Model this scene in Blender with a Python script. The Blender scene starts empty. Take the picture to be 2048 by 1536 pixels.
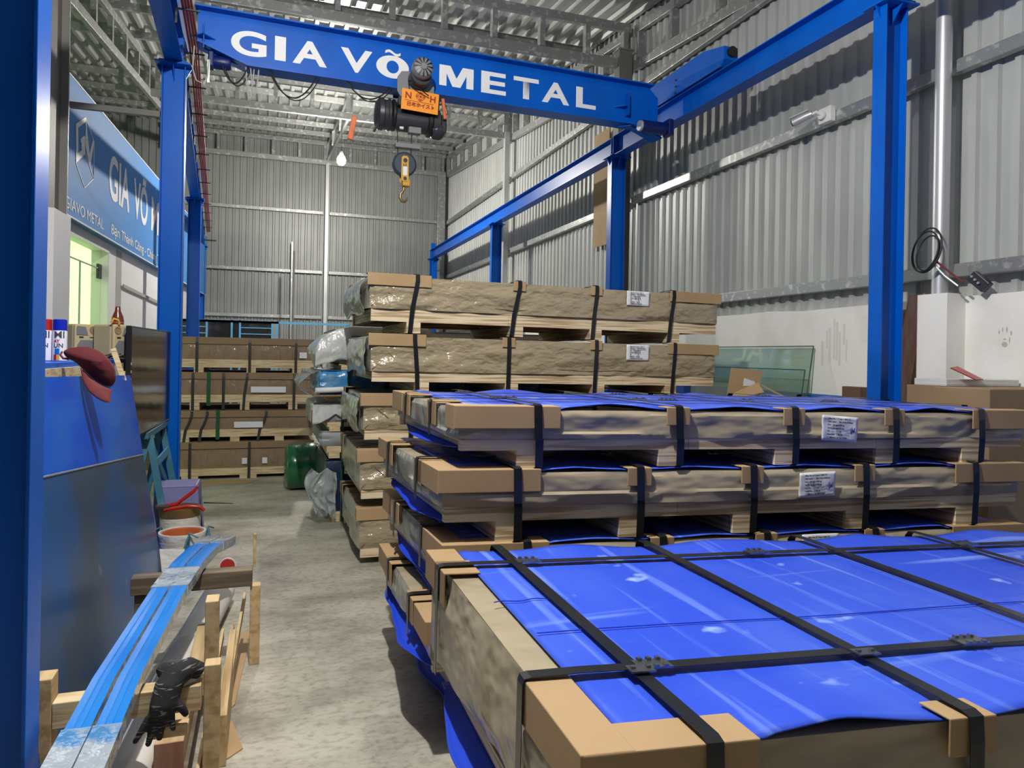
import bpy, math, random
from mathutils import Vector, Matrix, noise
R=math.radians
S=bpy.context.scene
COL=S.collection

# ---------------- camera, world, lights, exposure ----------------
TH=19.0; ROLL=0.018
cam_d=bpy.data.cameras.new('camera'); cam=bpy.data.objects.new('camera',cam_d); COL.objects.link(cam)
cam_d.sensor_width=36; cam_d.lens=36*1430/2048; cam_d.shift_y=-(768-711.7)/2048
cam_d.clip_start=0.02
cam.location=(0,0,1.6)
cam.rotation_euler=(Matrix.Rotation(R(-TH),3,'Z')@Matrix.Rotation(R(90),3,'X')@Matrix.Rotation(ROLL,3,'Z')).to_euler()
S.camera=cam
w=bpy.data.worlds.new('night'); S.world=w; w.use_nodes=True
w.node_tree.nodes['Background'].inputs[0].default_value=(0.55,0.62,0.75,1)
w.node_tree.nodes['Background'].inputs[1].default_value=0.02
S.view_settings.view_transform='Standard'; S.view_settings.look='None'; S.view_settings.gamma=1
S.view_settings.exposure=0.25
def lamp(name,loc,power,col,size):
    d=bpy.data.lights.new(name,'POINT'); d.energy=power; d.color=col; d.shadow_soft_size=size
    o=bpy.data.objects.new(name,d); o.location=loc; COL.objects.link(o); return o
lamp('bay_lamp_light',(0.10,2.15,4.62),600,(1,.97,.90),.05)
lamp('added_fill_light',(1.2,-4.0,4.8),12,(1,.96,.9),.2)  # unseen low-power fill added behind the camera, not a fitting of the shed

# ---------------- helpers ----------------
def prop(o,label=None,cat=None,group=None,kind=None):
    if label: o['label']=label
    if cat: o['category']=cat
    if group: o['group']=group
    if kind: o['kind']=kind
    return o
def empty(name,loc,label,cat,group=None,rz=0):
    o=bpy.data.objects.new(name,None); COL.objects.link(o); o.location=loc; o.rotation_euler=(0,0,rz)
    o.empty_display_size=.1
    return prop(o,label,cat,group)
class MB:
    def __init__(s): s.v=[]; s.f=[]; s.m=[]
    def add(s,vs,fs,mi=0,M=None):
        n=len(s.v)
        s.v+= [tuple(M@Vector(v)) if M else tuple(v) for v in vs]
        s.f+=[tuple(i+n for i in f) for f in fs]; s.m+=[mi]*len(fs); return s
    def box(s,a,b,mi=0,M=None):
        x0,y0,z0=[min(p,q) for p,q in zip(a,b)]; x1,y1,z1=[max(p,q) for p,q in zip(a,b)]
        return s.add([(x0,y0,z0),(x1,y0,z0),(x1,y1,z0),(x0,y1,z0),(x0,y0,z1),(x1,y0,z1),(x1,y1,z1),(x0,y1,z1)],
          [(0,3,2,1),(4,5,6,7),(0,1,5,4),(1,2,6,5),(2,3,7,6),(3,0,4,7)],mi,M)
    def hexa(s,p,mi=0):   # 8 corners like box order
        return s.add(p,[(0,3,2,1),(4,5,6,7),(0,1,5,4),(1,2,6,5),(2,3,7,6),(3,0,4,7)],mi)
    def bar(s,p,q,w,h,up=(0,0,1),mi=0):   # rectangular bar between two points
        p=Vector(p);q=Vector(q);d=(q-p).normalized();u=Vector(up)
        if abs(d.dot(u))>.99: u=Vector((1,0,0))
        r=d.cross(u).normalized();u=r.cross(d)
        c=[(-w/2,-h/2),(w/2,-h/2),(w/2,h/2),(-w/2,h/2)]
        vs=[p+r*a+u*b for a,b in c]+[q+r*a+u*b for a,b in c]
        return s.add(vs,[(0,1,2,3),(7,6,5,4),(0,4,5,1),(1,5,6,2),(2,6,7,3),(3,7,4,0)],mi)
    def prism(s,pts,a,b,mi=0):   # polygon pts swept from offset a to b (3d vectors)
        n=len(pts); a=Vector(a);b=Vector(b)
        vs=[Vector(p)+a for p in pts]+[Vector(p)+b for p in pts]
        fs=[tuple(range(n))[::-1],tuple(range(n,2*n))]+[(i,(i+1)%n,n+(i+1)%n,n+i) for i in range(n)]
        return s.add(vs,fs,mi)
    def tube(s,pts,r,n=10,mi=0,cap=True):
        pts=[Vector(p) for p in pts]; rs=r if isinstance(r,(list,tuple)) else [r]*len(pts)
        rings=[];prev=None
        for i,p in enumerate(pts):
            d=(pts[min(i+1,len(pts)-1)]-pts[max(i-1,0)]).normalized()
            if prev is None:
                u=Vector((0,0,1)) if abs(d.z)<.9 else Vector((1,0,0))
                u=(u-d*u.dot(d)).normalized()
            else:
                u=(prev-d*prev.dot(d)).normalized()
            prev=u; v=d.cross(u)
            rings.append([p+(u*math.cos(t)+v*math.sin(t))*rs[i] for t in [2*math.pi*k/n for k in range(n)]])
        vs=[q for rg in rings for q in rg]; fs=[]
        for i in range(len(pts)-1):
            for k in range(n): fs.append((i*n+k,i*n+(k+1)%n,(i+1)*n+(k+1)%n,(i+1)*n+k))
        if cap: fs+= [tuple(range(n))[::-1],tuple(range((len(pts)-1)*n,len(pts)*n))]
        return s.add(vs,fs,mi)
    def cyl(s,p,q,r,n=24,mi=0): return s.tube([p,q],r,n,mi)
    def lathe(s,prof,c=(0,0,0),n=28,axis='Z',mi=0):  # prof (r,h)
        vs=[];fs=[];c=Vector(c)
        for r,h in prof:
            for k in range(n):
                t=2*math.pi*k/n
                p={'Z':(r*math.cos(t),r*math.sin(t),h),'X':(h,r*math.cos(t),r*math.sin(t)),'Y':(r*math.sin(t),h,r*math.cos(t))}[axis]
                vs.append(c+Vector(p))
        for i in range(len(prof)-1):
            for k in range(n): fs.append((i*n+k,i*n+(k+1)%n,(i+1)*n+(k+1)%n,(i+1)*n+k))
        fs+=[tuple(range(n))[::-1],tuple(range((len(prof)-1)*n,len(prof)*n))]
        return s.add(vs,fs,mi)
    def grid(s,fn,nu,nv,mi=0,th=None):   # fn(u,v)->vec ; optional thickness along given vector
        vs=[fn(i/nu,j/nv) for j in range(nv+1) for i in range(nu+1)]
        fs=[(j*(nu+1)+i,j*(nu+1)+i+1,(j+1)*(nu+1)+i+1,(j+1)*(nu+1)+i) for j in range(nv) for i in range(nu)]
        return s.add(vs,fs,mi)
    def ribbon(s,pts,w,side,th=.0015,mi=0):   # flat band through pts; side = width direction; small thickness
        pts=[Vector(p) for p in pts]; sd=Vector(side).normalized(); vs=[];fs=[]
        for i,p in enumerate(pts):
            d=(pts[min(i+1,len(pts)-1)]-pts[max(i-1,0)]).normalized()
            n=sd.cross(d).normalized()*th/2
            vs+=[p-sd*w/2-n,p+sd*w/2-n,p+sd*w/2+n,p-sd*w/2+n]
        k=len(pts)
        for i in range(k-1):
            for a in range(4): fs.append((i*4+a,i*4+(a+1)%4,(i+1)*4+(a+1)%4,(i+1)*4+a))
        fs+=[(3,2,1,0),(4*k-4,4*k-3,4*k-2,4*k-1)]
        return s.add(vs,fs,mi)
    def build(s,name,mats,parent=None,smooth=False,bevel=0,fixn=True,solid=0):
        me=bpy.data.meshes.new(name); me.from_pydata([tuple(v) for v in s.v],[],s.f); 
        for m in (mats if isinstance(mats,(list,tuple)) else [mats]): me.materials.append(m)
        me.polygons.foreach_set('material_index',s.m)
        if fixn:
            import bmesh
            b=bmesh.new(); b.from_mesh(me); bmesh.ops.recalc_face_normals(b,faces=b.faces); b.to_mesh(me); b.free()
        if smooth:
            me.polygons.foreach_set('use_smooth',[True]*len(me.polygons))
            try: me.set_sharp_from_angle(angle=R(35))
            except Exception: pass
        me.update()
        o=bpy.data.objects.new(name,me); COL.objects.link(o)
        if parent: o.parent=parent
        if bevel:
            b=o.modifiers.new('b','BEVEL'); b.width=bevel; b.segments=2; b.limit_method='ANGLE'; b.angle_limit=R(40)
        if solid:
            b=o.modifiers.new('s','SOLIDIFY'); b.thickness=solid; b.offset=0
        return o
def bx(name,a,b,mat,parent=None,bevel=0,M=None): return MB().box(a,b,0,M).build(name,mat,parent,bevel=bevel)

# ---------------- materials ----------------
def mat(name,col,rough=.5,metal=0,coat=0,spec=.5,bump=None,mix=None,trans=0,alpha=1,emit=None,sheen=0,ior=1.45):
    """bump=(scale,strength,stretch,dist) noise bump ; mix=(col2,scale,stretch,lo,hi,detail)"""
    m=bpy.data.materials.new(name); m.use_nodes=True; nt=m.node_tree; N=nt.nodes; L=nt.links
    p=N['Principled BSDF']; p.inputs['Base Color'].default_value=(*col,1); p.inputs['Roughness'].default_value=rough
    p.inputs['Metallic'].default_value=metal; p.inputs['Coat Weight'].default_value=coat; p.inputs['Coat Roughness'].default_value=.12
    p.inputs['Specular IOR Level'].default_value=spec; p.inputs['Transmission Weight'].default_value=trans; p.inputs['Alpha'].default_value=alpha
    p.inputs['IOR'].default_value=ior
    if emit: p.inputs['Emission Color'].default_value=(*emit[0],1); p.inputs['Emission Strength'].default_value=emit[1]
    tc=N.new('ShaderNodeTexCoord')
    def nz(scale,stretch,detail=4):
        mp=N.new('ShaderNodeMapping'); L.new(tc.outputs['Object'],mp.inputs[0]); mp.inputs['Scale'].default_value=stretch
        n=N.new('ShaderNodeTexNoise'); n.inputs['Scale'].default_value=scale; n.inputs['Detail'].default_value=detail
        L.new(mp.outputs[0],n.inputs['Vector']); return n
    last=None
    if mix:
        mixes=mix if isinstance(mix,list) else [mix]
        for c2,sc,st,lo,hi,det in mixes:
            n=nz(sc,st,det); r=N.new('ShaderNodeMapRange'); r.inputs['From Min'].default_value=lo; r.inputs['From Max'].default_value=hi
            L.new(n.outputs['Fac'],r.inputs['Value'])
            mx=N.new('ShaderNodeMix'); mx.data_type='RGBA'; L.new(r.outputs[0],mx.inputs['Factor'])
            if last: L.new(last,mx.inputs['A'])
            else: mx.inputs['A'].default_value=(*col,1)
            mx.inputs['B'].default_value=(*c2,1); last=mx.outputs['Result']
        L.new(last,p.inputs['Base Color'])
    if bump:
        bl=bump if isinstance(bump,list) else [bump]; prev=None
        for sc,st,stretch,dist in bl:
            n=nz(sc,stretch,3); b=N.new('ShaderNodeBump'); b.inputs['Strength'].default_value=st; b.inputs['Distance'].default_value=dist
            L.new(n.outputs['Fac'],b.inputs['Height'])
            if prev: L.new(prev,b.inputs['Normal'])
            prev=b.outputs[0]
        L.new(prev,p.inputs['Normal'])
        if coat: L.new(prev,p.inputs['Coat Normal'])
    return m
I3=(1,1,1)
M_={}
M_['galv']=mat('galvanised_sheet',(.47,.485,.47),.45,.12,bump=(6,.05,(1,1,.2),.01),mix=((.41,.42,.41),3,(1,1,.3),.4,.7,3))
M_['galv_rear_dimmed']=mat('galvanised_sheet_rear_dimmed',(.31,.32,.315),.45,.2,bump=(6,.05,(1,1,.2),.01),mix=((.27,.28,.275),3,(1,1,.3),.4,.7,3))  # same sheet as galv, colour darkened where the hanging lamp overlights the rear wall
M_['roof']=mat('roof_sheet',(.44,.45,.44),.36,.45,bump=(4,.05,(1,.2,1),.01))
M_['steel']=mat('galvanised_steel',(.36,.37,.365),.42,.6,mix=((.60,.61,.60),14,(1,1,1),.56,.66,3))
M_['greypaint']=mat('grey_primer',(.16,.155,.145),.55,.1,mix=((.21,.2,.185),2,(1,1,1),.4,.7,3))
M_['blue']=mat('crane_blue_paint',(.0,.112,.56),.36,0,spec=.3,mix=((.0,.09,.46),3,(1,1,.5),.4,.75,4),bump=(30,.05,I3,.004))
M_['bluedark']=mat('motor_blue_paint',(.003,.012,.11),.4)
M_['white_letter']=mat('white_lettering',(.84,.84,.84),.5)
M_['signblue']=mat('sign_board_blue',(.085,.28,.66),.6,spec=.25)
M_['plaster']=mat('white_plaster',(.86,.85,.81),.85,bump=(60,.15,I3,.003),mix=[((.70,.68,.61),1.6,(1,1,1),.52,.8,6)])
M_['bandblue']=mat('wall_band_blue',(.003,.13,.58),.5)
M_['pine']=mat('pine_wood',(.72,.58,.37),.65,mix=[((.50,.35,.18),9,(.35,1,6),.45,.62,5),((.34,.23,.12),30,(.12,.5,3),.64,.72,3)],bump=(25,.25,(.1,1,3),.004))
M_['ply']=mat('plywood_edge',(.76,.63,.43),.7,mix=[((.45,.32,.18),22,(.08,.08,3.2),.47,.56,3)],bump=(40,.2,(.1,.3,3),.003))
M_['piney']=mat('pine_timber',(.62,.45,.24),.65,mix=[((.42,.28,.13),9,(3,.25,3),.45,.65,5)],bump=(25,.25,(2,.1,2),.004))
M_['darkwood']=mat('dark_stained_wood',(.11,.085,.06),.6,mix=((.22,.17,.11),8,(.3,2,4),.5,.7,4))
M_['redwood']=mat('reddish_wood',(.33,.16,.11),.6,mix=((.46,.30,.22),9,(3,3,.4),.4,.7,4))
M_['kraft']=mat('kraft_wrap',(.41,.345,.235),.36,0,coat=.3,bump=[(2.4,1.0,(.7,1,1.8),.08),(22,.12,(1,1,1.5),.01)],mix=((.36,.305,.21),1.2,(1,1,2),.4,.7,3))
M_['kraftfilm']=mat('kraft_under_film',(.37,.30,.19),.28,0,coat=.9,bump=[(3.5,1.0,(.8,1,1.6),.07),(13,.8,(1,1,2),.02)],mix=((.34,.28,.18),2.2,(1,1,2),.4,.7,3))
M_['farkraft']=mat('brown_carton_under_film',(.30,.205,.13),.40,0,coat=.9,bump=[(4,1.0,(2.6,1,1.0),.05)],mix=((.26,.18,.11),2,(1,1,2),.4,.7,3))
M_['film']=mat('clear_film_over_wrap',(.43,.43,.345),.33,0,coat=.7,bump=[(9,.6,(1,1.5,.7),.03),(24,.3,(1,1,1),.01)],mix=((.30,.30,.25),5,(1,1.5,.8),.35,.7,4))
M_['card']=mat('cardboard',(.44,.295,.155),.75,bump=(40,.1,I3,.002),mix=((.38,.25,.13),3,(1,1,1),.4,.7,3))
M_['carddark']=mat('brown_carton',(.30,.205,.12),.8,mix=((.25,.165,.095),2,(1,1,1),.4,.7,4))
M_['strap']=mat('black_strap',(.012,.014,.017),.33,coat=.2)
M_['sheetstrap']=mat('grey_steel_strap',(.05,.055,.05),.35,.3)
M_['gstrap']=mat('green_strap',(.01,.09,.035),.4)
M_['buckle']=mat('steel_buckle',(.30,.31,.32),.3,.9)
M_['pale']=mat('pale_metal',(.55,.56,.57),.42,.55)
M_['bluefilm']=mat('blue_film',(.028,.085,.70),.42,0,coat=.12,bump=[(3,.25,(1,3,1),.02)],
   mix=[((.055,.13,.74),1.3,(2,1,1),.42,.75,3),((.24,.38,.92),2.6,(7,.22,1),.58,.80,5),((.20,.33,.90),2.2,(.3,5,1),.62,.78,5),((.34,.50,.94),6,(1,1,1),.66,.74,3)])
M_['bluefilmplain']=mat('blue_film_underside',(.012,.055,.60),.45)
M_['paper']=mat('white_label_paper',(.78,.79,.83),.6,bump=(12,.3,I3,.006))
M_['ink']=mat('label_ink',(.06,.06,.08),.6)
M_['pen']=mat('pen_ink',(.05,.05,.25),.6)
M_['bluesheet']=mat('glossy_blue_panel',(.0,.085,.66),.30,coat=0,spec=.16,mix=((.02,.16,.66),1.2,(1,1,2),.4,.7,2))
M_['navy']=mat('dark_navy_wrap',(.008,.022,.075),.35,coat=.3,bump=(7,.4,I3,.02))
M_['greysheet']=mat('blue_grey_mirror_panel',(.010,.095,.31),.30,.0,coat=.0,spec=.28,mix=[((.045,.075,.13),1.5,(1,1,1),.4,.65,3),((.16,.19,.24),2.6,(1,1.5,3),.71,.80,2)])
M_['edge']=mat('bare_aluminium_edge',(.7,.72,.74),.3,.6)
M_['black']=mat('black_plastic',(.012,.012,.013),.4)
M_['screen']=mat('dark_glossy_screen',(.018,.018,.016),.12,coat=.6,bump=(3,.12,I3,.02),mix=((.07,.07,.065),2.5,(1,1,1),.55,.75,4))
M_['teal']=mat('teal_painted_steel',(.045,.165,.25),.45,mix=((.10,.26,.36),4,(1,1,1),.5,.75,4))
M_['lightblue']=mat('light_blue_painted_steel',(.09,.33,.55),.45)
M_['cream']=mat('beige_speaker_plastic',(.50,.41,.225),.5)
M_['grille']=mat('grey_speaker_cloth',(.17,.175,.18),.8,bump=(200,.3,I3,.002))
M_['maroon']=mat('maroon_cloth',(.105,.012,.018),.85,bump=(6,.4,I3,.02))
M_['maroon2']=mat('maroon_cloth_brim',(.17,.03,.035),.8,bump=(80,.15,I3,.002))
M_['red']=mat('red_paint',(.42,.02,.015),.35,coat=.2)
M_['spraywhite']=mat('spray_can_white',(.72,.70,.80),.3)
M_['sprayblue']=mat('spray_cap_blue',(.005,.02,.42),.35)
M_['bottle']=mat('brown_bottle',(.16,.035,.02),.25,coat=.3)
M_['yellow']=mat('yellow_paint',(.62,.36,.05),.4)
M_['sheavegrey']=mat('dark_blue_grey_paint',(.035,.05,.075),.4)
M_['orange']=mat('orange_plate',(.90,.31,.02),.45)
M_['orangered']=mat('orange_guard',(.75,.17,.05),.5,mix=((.60,.12,.03),9,I3,.4,.6,3))
M_['hoist']=mat('hoist_dark_paint',(.035,.037,.045),.38)
M_['hoistgrey']=mat('hoist_grey_paint',(.20,.205,.22),.4)
M_['tape']=mat('plate_red_print',(.30,.02,.01),.5)
M_['lilac']=mat('lilac_plastic',(.22,.215,.46),.45,mix=((.17,.16,.36),6,I3,.4,.7,3))
M_['copper']=mat('copper',(.85,.30,.12),.34,.55)
M_['brass']=mat('dull_brass',(.33,.22,.10),.35,.8)
M_['sack']=mat('white_sacking',(.66,.64,.60),.6,bump=(12,.5,(1,1,2),.02))
M_['redcover']=mat('red_conductor_cover',(.50,.022,.012),.45)
M_['cable']=mat('black_cable',(.015,.015,.016),.5)
M_['cablegrey']=mat('pale_cable',(.4,.4,.38),.5)
M_['glove']=mat('black_knit_glove',(.022,.022,.024),.9,mix=((.22,.22,.22),30,(1,.35,6),.63,.68,1),bump=(120,.5,I3,.003))
M_['paperroll']=mat('grey_paper_roll',(.74,.71,.68),.75,bump=(5,.15,I3,.01),mix=((.62,.60,.57),3,I3,.4,.7,3))
M_['greenroll']=mat('green_plastic_wrap',(.010,.125,.045),.22,coat=.6,bump=(6,.4,(2,1,1),.02))
M_['whitefilm']=mat('white_plastic_film',(.66,.68,.67),.3,coat=.4,bump=[(8,.7,(1.6,1,.8),.03)],mix=((.46,.50,.49),5,(2,1,.7),.4,.7,4))
M_['wraplines']=mat('white_stacked_sheets',(.62,.62,.64),.4,coat=.3,bump=(14,.6,(.05,.05,3),.01))
M_['bluewrap']=mat('blue_foil_wrap',(.05,.24,.50),.3,coat=.5,bump=(9,.6,I3,.02),mix=((.30,.42,.52),6,I3,.5,.7,4))
M_['ghost']=mat('crumpled_clear_plastic',(.55,.62,.62),.25,0,alpha=.42,coat=.5,bump=(10,.7,I3,.03))
M_['greycover']=mat('grey_wrapped_sheets',(.30,.31,.34),.5,bump=(9,.4,(.3,1,3),.01))
M_['rustboard']=mat('dark_brown_board',(.13,.075,.045),.7)
M_['green']=mat('green_tape',(.01,.14,.07),.5)
M_['cameraw']=mat('white_camera_housing',(.75,.75,.72),.35)
M_['beamblue']=mat('bright_blue_protective_film',(.0,.17,.66),.27,coat=.2,mix=((.01,.25,.78),1.6,(1,1,1),.35,.7,2),bump=(3,.1,(2,.5,1),.02))
M_['beamwrap']=mat('crinkled_clear_wrap_on_aluminium',(.55,.63,.70),.2,.35,coat=.7,bump=[(14,.8,(1,.7,1),.02),(45,.4,I3,.006)],mix=((.10,.35,.72),9,(1,.7,1),.5,.62,4))
M_['officewall']=mat('painted_office_wall',(.74,.73,.74),.6)
M_['glow']=mat('lit_office_interior',(.70,.82,.55),.8,emit=((.68,.90,.50),1.0))
M_['lampglow']=mat('lit_lamp_bulb',(1,1,1),.5,emit=((1,.95,.85),1900))
def glass(name,tint,rough=.02,alpha=.35):
    m=bpy.data.materials.new(name); m.use_nodes=True; nt=m.node_tree; N=nt.nodes; L=nt.links
    N.remove(N['Principled BSDF']); out=N['Material Output']
    t=N.new('ShaderNodeBsdfTransparent'); t.inputs[0].default_value=(*tint,1)
    g=N.new('ShaderNodeBsdfGlossy'); g.inputs['Roughness'].default_value=rough
    d=N.new('ShaderNodeBsdfDiffuse'); d.inputs[0].default_value=(tint[0]*.5,tint[1]*.55,tint[2]*.5,1)
    m1=N.new('ShaderNodeMixShader'); m1.inputs[0].default_value=alpha*.5; L.new(t.outputs[0],m1.inputs[1]); L.new(d.outputs[0],m1.inputs[2])
    m2=N.new('ShaderNodeMixShader'); m2.inputs[0].default_value=.05; L.new(m1.outputs[0],m2.inputs[1]); L.new(g.outputs[0],m2.inputs[2])
    L.new(m2.outputs[0],out.inputs[0]); return m
M_['glass']=glass('green_tinted_glass',(.86,.93,.89),alpha=.22)
M_['glassedge']=mat('dark_green_glass_edge',(.04,.11,.08),.2)
M_['doorglass']=glass('clear_door_glass',(.95,1,.93),alpha=.08)
M_['handprint']=mat('dirty_hand_marks',(.50,.46,.40),.9)
# concrete floor
def floor_mat():
    m=bpy.data.materials.new('concrete_floor'); m.use_nodes=True; nt=m.node_tree; N=nt.nodes; L=nt.links
    p=N['Principled BSDF']; tc=N.new('ShaderNodeTexCoord')
    def nz(sc,st,det,rough=.5):
        mp=N.new('ShaderNodeMapping'); mp.inputs['Scale'].default_value=st; L.new(tc.outputs['Object'],mp.inputs[0])
        n=N.new('ShaderNodeTexNoise'); n.inputs['Scale'].default_value=sc; n.inputs['Detail'].default_value=det; n.inputs['Roughness'].default_value=rough
        L.new(mp.outputs[0],n.inputs['Vector']); return n.outputs['Fac']
    r=N.new('ShaderNodeValToRGB'); L.new(nz(1.6,(1,1.6,1),8,.62),r.inputs[0])
    e=r.color_ramp.elements; e[0].position=.30; e[0].color=(.22,.20,.165,1); e[1].position=.60; e[1].color=(.49,.462,.392,1)
    r2=N.new('ShaderNodeValToRGB'); L.new(nz(22,(1,1.5,1),5,.6),r2.inputs[0]); e=r2.color_ramp.elements; e[0].position=.34; e[0].color=(.55,.53,.50,1); e[1].position=.52; e[1].color=(1,1,1,1)
    mx=N.new('ShaderNodeMix'); mx.data_type='RGBA'; mx.blend_type='MULTIPLY'; mx.inputs['Factor'].default_value=.65
    L.new(r.outputs[0],mx.inputs['A']); L.new(r2.outputs[0],mx.inputs['B']); L.new(mx.outputs['Result'],p.inputs['Base Color'])
    p.inputs['Roughness'].default_value=.62
    b=N.new('ShaderNodeBump'); b.inputs['Strength'].default_value=.25; b.inputs['Distance'].default_value=.01; L.new(nz(30,I3,5),b.inputs['Height']); L.new(b.outputs[0],p.inputs['Normal'])
    return m
M_['floor']=floor_mat()
# wrinkled text helper
def text(body,size,mat_,parent,M,name='lettering',sx=1,bold=0,ext=.002,align='LEFT',space=1):
    c=bpy.data.curves.new(name,'FONT'); c.body=body; c.size=size; c.offset=bold; c.extrude=ext; c.align_x=align; c.space_character=space
    o=bpy.data.objects.new(name,c); COL.objects.link(o)
    dg=bpy.context.evaluated_depsgraph_get(); me=bpy.data.meshes.new_from_object(o.evaluated_get(dg))
    COL.objects.unlink(o); bpy.data.objects.remove(o); bpy.data.curves.remove(c)
    me.transform(M@Matrix.Diagonal((sx,1,1,1))); me.materials.clear(); me.materials.append(mat_); me.name=name
    q=bpy.data.objects.new(name,me); COL.objects.link(q)
    if parent: q.parent=parent
    return q
def frame(origin,xdir,ydir):
    x=Vector(xdir).normalized(); y=Vector(ydir); y=(y-x*y.dot(x)).normalized(); z=x.cross(y)
    m=Matrix.Identity(4)
    for i in range(3): m[i][0]=x[i]; m[i][1]=y[i]; m[i][2]=z[i]; m[i][3]=origin[i]
    return m

# ---------------- building shell ----------------
XW=4.9; YR=20.2; XL=-2.4
def roofz(y): return 5.50+.094*y       # underside of roof sheets (top chord level)
def chordz(y): return 4.86+.094*y
def struct(o): o['kind']='structure'; return o
struct(bx('floor',(-7,-7,-.15),(5.2,20.8,0),M_['floor']))
def corr(x_of,span0,span1,z0,z1,period=.163,depth=.028,flip=1):
    """corrugated profile running along a direction; x_of(s,d)->(x,y)"""
    pts=[];s=span0
    while s<span1:
        for a,d in ((0,0),(.58,0),(.66,1),(.92,1)): 
            if s+a*period<=span1: pts.append((s+a*period,d*depth*flip))
        s+=period
    pts.append((span1,0)); return pts
def corr_wall(name,fn,pts,lo,hi,m):
    mb=MB(); n=len(pts); vs=[];fs=[]
    for s,d in pts: vs+=[fn(s,d,lo(s) if callable(lo) else lo),fn(s,d,hi(s) if callable(hi) else hi)]
    for i in range(n-1): fs.append((2*i,2*i+2,2*i+3,2*i+1))
    mb.add(vs,fs); return struct(mb.build(name,m,fixn=False,solid=.002))
pts=corr(None,-7,20.2,0,0)
wr=corr_wall('wall_right',lambda s,d,z:(XW+.03-d,s,z),pts,1.9,lambda s:roofz(s)+.08,M_['galv'])
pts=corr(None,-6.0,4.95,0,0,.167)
corr_wall('wall_back',lambda s,d,z:(s,YR+.03-d,z),pts,0,roofz(YR)+.1,M_['galv_rear_dimmed'])
# masonry dado of the right wall
dado=MB()
import random as _r
_r.seed(3)
ys=[-7+i*.5 for i in range(55)]
top=[2.085+_r.uniform(-.012,.012)+(0.02 if y<4 else 0) for y in ys]
for i in range(len(ys)-1):
    dado.hexa([(4.8,ys[i],0),(5.1,ys[i],0),(5.1,ys[i+1],0),(4.8,ys[i+1],0),(4.8,ys[i],top[i]),(5.1,ys[i],top[i]),(5.1,ys[i+1],top[i+1]),(4.8,ys[i+1],top[i+1])])
dd=dado.build('plaster_dado',M_['plaster'],wr); dd['label']='white plastered lower wall'
bb=bx('blue_band',(4.792,-7,0),(4.80,20.1,1.30),M_['bandblue'],wr); bb['label']='blue painted band'
ped=bx('plaster_pier',(4.62,3.84,0),(4.80,4.09,2.11),M_['plaster'],wr)
bx('blue_band',(4.612,3.832,0),(4.80,4.098,1.30),M_['bandblue'],wr)
# stains on the dado
st=MB()
_r.seed(11)
for y0,z0,l in ((4.98,1.93,.18),(5.02,1.86,.30),(5.06,1.95,.34),(5.10,1.98,.36),(5.14,1.9,.30),(5.19,1.88,.16),(5.24,1.78,.22),(4.95,1.8,.2)):
    yy=y0+_r.uniform(-.01,.01)
    st.box((4.7985,yy,z0-l),(4.7995,yy+.012+_r.random()*.02,z0))
sm=mat('water_run_stains',(.735,.71,.64),.9)
st.build('stain',sm,wr)
hp=MB()
for dy,dz,a,b in ((0,0,.020,.018),(.040,.085,.004,.014),(.015,.10,.004,.016),(-.015,.10,.005,.02),(-.045,.075,.005,.016),(.0,.035,.012,.004),(-.035,.03,.004,.02)):
    k0=len(hp.v); hp.lathe([(1,-.0003),(1,.0003)],(0,0,0),14,'X')
    for q in range(k0,len(hp.v)): v=hp.v[q]; hp.v[q]=(4.798+v[0],3.545+dy+v[1]*a,1.74+dz+v[2]*b)
h=hp.build('hand_marks',M_['handprint'],wr)
for v in h.data.vertices: pass
# roof
pts=corr(None,-7,5.0,0,0,.22,.045)
mb=MB(); vs=[];fs=[]
for s,d in pts: vs+=[(s,-7,roofz(-7)+.10-d),(s,20.35,roofz(20.35)+.10-d)]
for i in range(len(pts)-1): fs.append((2*i,2*i+1,2*i+3,2*i+2))
mb.add(vs,fs); struct(mb.build('ceiling',M_['roof'],fixn=False,solid=.002))
# wall girts (parts of the right wall)
def rhs(p,q,w_,h_,name,parent,m='steel',up=(0,0,1)):
    return MB().bar(p,q,w_,h_,up).build(name,M_[m],parent,bevel=.006)
for z in (2.29,3.81,5.36):
    for y0,y1 in ((-6.5,4.02),(4.05,8.95),(9.2,14.2),(14.4,20.0)):
        rhs((4.84,y0,z),(4.84,y1,z),.07,.10,'girt',wr)
wb=bpy.data.objects['wall_back']
for z in (2.55,3.78,5.40):
    rhs((-3.5,20.15,z),(1.42,20.15,z),.06,.09,'girt',wb); rhs((1.58,20.15,z),(4.75,20.15,z),.06,.09,'girt',wb)
# wall posts
def post(name,label,x,y,w_,d_,z1,m,cat='column'):
    o=bx(name,(x-w_/2,y-d_/2,0),(x+w_/2,y+d_/2,z1),M_[m],bevel=.004); prop(o,label,cat); return o
e=empty('steel_column',(4.69,9.03,0),'grey primed steel column against the corrugated wall beside the second right blue crane column','column')
MB().box((-.10,-.075,0),(-.088,.075,5.9)).box((.085,-.075,0),(.095,.075,5.9)).box((-.09,-.006,0),(.09,.006,5.9)).box((-.09,-.07,0),(.09,-.062,5.9)).build('column_body',M_['greypaint'],e)
bx('cap_plate',(-.12,-.1,5.9),(.12,.1,5.92),M_['steel'],e)
post('wall_post','slim pale steel post on the right wall behind the crane rail, nearer the rear corner',4.72,14.3,.11,.11,6.3,'pale')
post('wall_post','pale steel post standing mid-way along the rear corrugated wall',1.5,20.03,.09,.09,6.7,'pale')
post('corner_column','grey steel column in the rear right corner of the shed',4.66,20.0,.22,.16,6.72,'steel')
post('wall_post','dark steel post up the rear wall left of the pale middle post',.62,20.03,.05,.06,4.55,'steel')
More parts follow.
